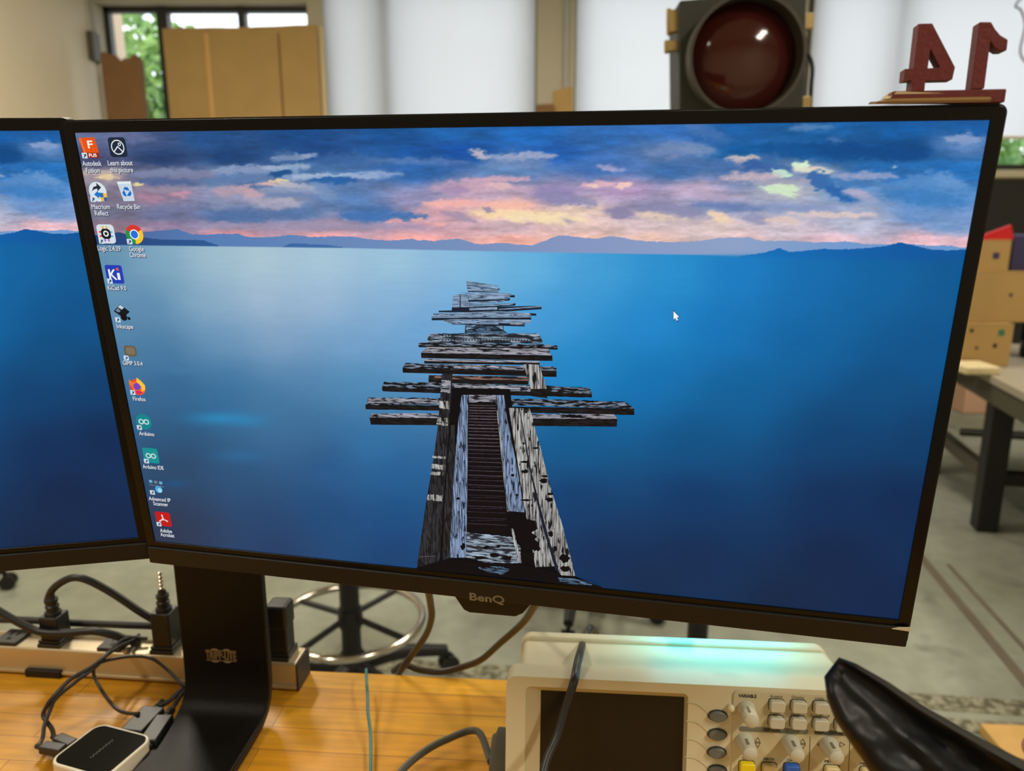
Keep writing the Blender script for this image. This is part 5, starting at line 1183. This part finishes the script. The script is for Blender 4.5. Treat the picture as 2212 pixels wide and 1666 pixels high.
# display cables right of the box
def dplug(px, py, tx_, ty_, label, pts, wd=.019):
    c = onz(px, py, ZB+.012); e = onz(tx_, ty_, ZB+.012); d = (e-c).normalized(); s_ = V((-d.y, d.x, 0)); L = (e-c).length
    t = thing('display_cable', label, 'cable', frame(c, d, s_, V((0, 0, 1))))
    build('plug', MB().box2((0, -wd/2, -.006), (L*.9, wd/2, .006)).box2((-.004, -wd/2+.003, -.004), (.001, wd/2-.003, .004)), M['rubber'], t, bevel=.002)
    s = MB()
    for k in range(4): s.lathe([(.0038-.0003*k, .0+.004*k), (.0048-.0003*k, .0005+.004*k), (.0048-.0003*k, .0025+.004*k), (.0034-.0003*k, .003+.004*k)], Matrix.Translation((L*.9, 0, 0)) @ Matrix.Rotation(math.pi/2, 4, 'Y'), 14)
    build('strain_relief', s, M['rubber'], t, smooth=True)
    build('cord', MB().tube([e]+pts, .0024, 10), M['thin_rubber'], t, world=True, smooth=True)
dplug(283, 1590, 340, 1530, 'black display cable plug nearest the switch box, its cord going up behind the stand', [Z2(365, 1515, .016), Z2(392, 1490, .022), Z2(420, 1465, .03), Z2(440, 1450, .033)], .0235)
dplug(318, 1612, 362, 1547, 'black display cable plug leaning beside the stand foot, right of the first plug', [Z2(378, 1522, .014), Z2(396, 1496, .02), Z2(425, 1475, .03), Z2(450, 1460, .032)], .0175)
cord('cable', [Z2(300, 1542, .02), Z2(275, 1541, .016), Z2(250, 1530, .016), Z2(225, 1500, .02), Z2(205, 1465, .03), Z2(202, 1448, .04), Z2(206, 1436, .046), Z2(240, 1425, .047), Z2(290, 1418, .046), Z2(330, 1424, .045), Z2(365, 1450, .035), Z2(392, 1478, .028), Z2(420, 1495, .02)], .0018, M['thin_rubber'], 'thin dark cable making a rounded loop between the strip and the display plugs')

# other cables
cord('network_cable', [ony(791, 1446, .745), Z2(792, 1475, .022), Z2(794, 1500, .018), Z2(795, 1540, .014), Z2(800, 1580, .010), Z2(801, 1620, .008), Z2(800, 1720, .006)], .0016, M['teal_cable'], 'thin teal cable running straight down the bench between stand and oscilloscope')
YB2 = .765
cord('cable', [ony(924, 1270, .66), ony(930, 1305, .69), ony(932, 1335, .71), ony(920, 1372, .735), ony(890, 1415, .76), onz(868, 1446, ZB+.006), ony(850, 1475, .80)], .0036, M['brown_cable'], 'brown-black cable hanging from behind the centre monitor, left of the sensor tab')
cord('cable', [ony(1160, 1300, .63), ony(1130, 1345, .68), ony(1080, 1390, .72), ony(1040, 1425, .745), ony(1000, 1441, .76), ony(950, 1452, .765), ony(905, 1447, .77), ony(872, 1436, .78), ony(850, 1450, .80)], .0036, M['brown_cable'], 'dark cable sweeping down-left from behind the monitor to the back edge of the bench')
pv_w = FO @ V((-.018, .045, pv.z-.012))
gp = pv_w+V((.002, -.004, .008))
cord('cable', [gp, Z2(1030, 1580, .020), Z2(960, 1600, .016), Z2(905, 1632, .012), Z2(860, 1675, .008), Z2(800, 1760, .006)], .0034, M['grey_cable'], 'grey cable curving from the side of the oscilloscope toward the viewer')
e0 = ony(1272, 1357, .655)
top_s = lambda px, py: onp(px, py, FO @ V((0, 0, HS+.004)), Zs)
fr_s = lambda px, py, d: onp(px, py, FO @ V((0, -d, 0)), Ys)
cord('probe_cable', [ony(1292, 1400, .76), ony(1288, 1372, .72), ony(1275, 1357, .68), ony(1262, 1382, .655), top_s(1252, 1415), top_s(1246, 1440), fr_s(1240, 1472, .006), fr_s(1222, 1530, .012), fr_s(1204, 1590, .02), fr_s(1182, 1640, .03), fr_s(1170, 1690, .04), fr_s(1165, 1740, .05)], .0034, M['rubber'], 'glossy black cable draped over the top of the oscilloscope and down past its screen', n=14)

# ------------------------------------------------------------------ mirrored number sign on the monitor
p0 = MM @ V((scr(1912, 236)[0], H_+.0082, -.004))
sgx = V((MBs[0][0], MBs[1][0], 0)).normalized(); sgb = V((-sgx.y, sgx.x, 0))
shim_z = p0.z+.001
mb = MB()
a = MI @ onp(1882, 232, MM @ V((0, H_+.0085, 0)), V([r[1] for r in MBs])); b = MI @ onp(2138, 232, MM @ V((0, H_+.0085, 0)), V([r[1] for r in MBs]))
FSH = frame(MM @ V((0, H_+.0085, 0)), MM.to_3x3() @ V((1, 0, 0)), MM.to_3x3() @ V((0, 0, -1)), MM.to_3x3() @ V((0, 1, 0)))
xa, xb = scr(1884, 232)[0], scr(2132, 230)[0]
t = thing('cardboard_shim', 'layers of torn tan cardboard wedged under the red number sign', 'cardboard', FSH @ Matrix.Translation(((xa+xb)/2, .005, 0)))
hwid = (xb-xa)/2
for k, (l, r_, z0, z1, m_) in enumerate(((-hwid, hwid*.98, 0.0, .0012, 'card_dk'), (-hwid*.86, hwid, .0012, .0024, 'card'), (-hwid*.78, hwid*.80, .0024, .0036, 'card_lt'))):
    poly = [(l, z0), (r_, z0), (r_-.001, z1), (l+(.004 if k else .001), z1+(.0022 if k == 2 else 0))]
    build('layer', MB().prism(poly, -.011+.001*k, .006), M[m_], t)
tsz = (MM @ V((xb, H_+.0085, 0))).z+.0030
Psg = ony(1916, 221, (MM @ V((xa, H_, 0))).y+.002)
PN = frame(Psg, sgx, sgb, V((0, 0, 1)))
# sign plane: through the monitor's top edge, parallel to the panel
base = FSH @ V((xa+.006, -.004, .0045)); Xs = FSH.to_3x3() @ V((1, 0, 0)); Zg = (V((0, 0, 1))-Xs*Xs.z).normalized(); Yg = Zg.cross(Xs).normalized()
Yg = Yg if Yg.y > 0 else -Yg
FG = frame(base, Xs, Yg, Zg); FGI = FG.inverted()
def sg(px, py): p = FGI @ onp(px, py, base, Yg); return p.x, p.z
def sgp(*pts): return [sg(*p) for p in pts]
C5 = lambda x, y: (1400+x/2.724, y/2.724)
t = thing('number_sign', 'red wooden number 14 seen from behind, mirrored, standing on the right end of the monitor', 'sign', FG)
D = .009
build('base_bar', MB().prism(sgp(C5(1418, 600), C5(2100, 602), C5(2112, 522), C5(1440, 536)), 0, D), M['red'], t, bevel=.0006)
one = sgp(C5(1900, 528), C5(1980, 522), C5(2016, 245), C5(2040, 282), C5(2070, 300), C5(2112, 298), C5(2120, 232), C5(2075, 205), C5(2045, 170), C5(2022, 128), C5(1950, 128))
build('digit', MB().prism(one, 0, D), M['red'], t, bevel=.0006)
# digit four: stem, diagonal and cross bar as one ring-shaped outline
fo = sgp(C5(1545, 536), C5(1626, 532), C5(1632, 472), C5(1790, 468), C5(1806, 396), C5(1672, 138), C5(1592, 140), C5(1562, 404), C5(1512, 406), C5(1506, 474), C5(1552, 472))
hole = sgp(C5(1645, 402), C5(1722, 398), C5(1662, 285))
def holed(outer, inner, y0, y1):
    import mathutils
    tri = mathutils.geometry.delaunay_2d_cdt([mathutils.Vector(p) for p in outer+inner], [], [list(range(len(outer))), list(range(len(outer), len(outer)+len(inner)))], 0, 1e-7)
    vs, fs = tri[0], tri[2]; F = []
    def inside(p, poly):
        c = False; j = len(poly)-1
        for i in range(len(poly)):
            if (poly[i][1] > p[1]) != (poly[j][1] > p[1]) and p[0] < (poly[j][0]-poly[i][0])*(p[1]-poly[i][1])/(poly[j][1]-poly[i][1])+poly[i][0]: c = not c
            j = i
        return c
    for f in fs:
        c = [sum(vs[i][k] for i in f)/len(f) for k in (0, 1)]
        if inside(c, outer) and not inside(c, inner): F.append(list(f))
    mb = MB(); n = len(vs)
    mb.add([(v[0], y0, v[1]) for v in vs]+[(v[0], y1, v[1]) for v in vs], F+[[i+n for i in f][::-1] for f in F])
    for lp in (outer, inner):
        m_ = len(lp); mb.add([(p[0], y0, p[1]) for p in lp]+[(p[0], y1, p[1]) for p in lp], [(i, (i+1) % m_, (i+1) % m_+m_, i+m_) for i in range(m_)])
    return mb
f4 = holed(fo, hole, 0, D)
o4 = build('digit', f4, M['red'], t)
bm = bmesh.new(); bm.from_mesh(o4.data); bmesh.ops.remove_doubles(bm, verts=bm.verts, dist=1e-6); bmesh.ops.recalc_face_normals(bm, faces=bm.faces); bm.to_mesh(o4.data); bm.free()

# ------------------------------------------------------------------ black pouch held in the lower right corner
Uu = [(1812, 1420), (1850, 1434), (1920, 1474), (1990, 1522), (2060, 1562), (2140, 1606), (2225, 1650), (2330, 1706)]
Ll = [(1780, 1462), (1786, 1510), (1806, 1560), (1830, 1596), (1862, 1640), (1890, 1690), (1930, 1760), (1990, 1840)]
Dp = [.335, .333, .331, .329, .327, .325, .323, .321]
mb = MB(); nu, nt = 56, 26; front = []; backv = []
def lerp_list(L, u):
    x = u*(len(L)-1); i = min(int(x), len(L)-2); f = x-i
    a, b = L[i], L[i+1]
    return tuple(a[k]+(b[k]-a[k])*f for k in range(2)) if isinstance(a, tuple) else a+(b-a)*f
for i in range(nu):
    u = i/(nu-1); a = lerp_list(Uu, u); b = lerp_list(Ll, u); d0 = lerp_list(Dp, u)
    for j in range(nt):
        s = j/(nt-1); px, py = a[0]+(b[0]-a[0])*s, a[1]+(b[1]-a[1])*s
        edge = min(1, min(s, 1-s)*9, u*7+.02); rnd = math.sqrt(max(0, 1-(1-edge)**2))
        rid = .0035*math.exp(-((s-.09)/.05)**2)+.0050*u*math.exp(-((s-.45-.05*u)/.10)**2)-.004*u*math.exp(-((s-.27)/.08)**2)+.006*min(1, u*3)*math.exp(-((s-.85)/.22)**2)
        rid += .0022*u*mnoise.noise(V((u*9, s*7, 1.3)))
        front.append(CAM+ray(px, py)*(d0-.0055*rnd-rid)); backv.append(CAM+ray(px, py)*(d0+.0055*rnd+rid*.2))
fs = []
for i in range(nu-1):
    for j in range(nt-1):
        a = i*nt+j; fs.append((a, a+1, a+nt+1, a+nt))
n_ = nu*nt; fb = [tuple(k+n_ for k in f)[::-1] for f in fs]; sd = []
for i in range(nu-1): sd += [(i*nt, (i+1)*nt, (i+1)*nt+n_, i*nt+n_), (i*nt+nt-1, i*nt+nt-1+n_, (i+1)*nt+nt-1+n_, (i+1)*nt+nt-1)]
for j in range(nt-1): sd += [(j, j+n_, j+1+n_, j+1), ((nu-1)*nt+j, (nu-1)*nt+j+1, (nu-1)*nt+j+1+n_, (nu-1)*nt+j+n_)]
mb.add(front+backv, fs+fb+sd)
tag(build('pouch', mb, M['pouch'], smooth=True), 'shiny black folded leather pouch held up at the lower right, in front of the oscilloscope', 'pouch')
# the hand that holds it, mostly outside the frame
def skin_chain(name, verts, edges, radii, mat, parent, sub=2):
    me = bpy.data.meshes.new(name); inv = WM[parent].inverted()
    me.from_pydata([tuple(inv @ V(v)) for v in verts], edges, []); me.materials.append(mat)
    o = bpy.data.objects.new(name, me); link(o, parent)
    sk = o.modifiers.new('skin', 'SKIN'); sk.use_smooth_shade = True
    for i, r_ in enumerate(radii): me.skin_vertices[0].data[i].radius = (r_, r_); me.skin_vertices[0].data[i].use_root = (i == 0)
    s_ = o.modifiers.new('sub', 'SUBSURF'); s_.levels = sub; s_.render_levels = sub
    return o
R3 = lambda px, py, z: CAM+ray(px, py)*z
wr = R3(2560, 1900, .34)
th = thing('person', 'bare fingertips at the right edge of the picture holding the black pouch', 'person', Matrix.Translation(wr))
vs = [wr, R3(2470, 1840, .338), R3(2400, 1790, .338),                     # wrist, palm heel, palm
      R3(2400, 1715, .345), R3(2330, 1655, .349), R3(2265, 1622, .349), R3(2213, 1609, .347),      # index, behind the pouch
      R3(2440, 1700, .352), R3(2380, 1660, .354), R3(2320, 1635, .353),               # middle
      R3(2480, 1720, .354), R3(2430, 1680, .357), R3(2370, 1655, .357),               # ring
      R3(2510, 1750, .354), R3(2470, 1715, .357), R3(2420, 1690, .357),               # little
      R3(2400, 1850, .318), R3(2310, 1790, .307), R3(2240, 1722, .305), R3(2216, 1690, .306)]      # thumb, in front
ed = [(0, 1), (1, 2), (2, 3), (3, 4), (4, 5), (5, 6), (2, 7), (7, 8), (8, 9), (1, 10), (10, 11), (11, 12), (1, 13), (13, 14), (14, 15), (1, 16), (16, 17), (17, 18), (18, 19)]
ra = [.024, .022, .018, .0095, .0088, .0082, .0066, .0095, .0085, .007, .009, .0082, .0068, .008, .0072, .006, .012, .0105, .0088, .0072]
skin_chain('body', vs, ed, ra, M['skin'], th)
build('sleeve', MB().tube([wr+V((.005, -.005, -.005)), wr+V((.08, -.05, -.05)), wr+V((.22, -.10, -.14))], lambda u: .032+.012*u, 20), M['sleeve'], th, world=True, smooth=True)
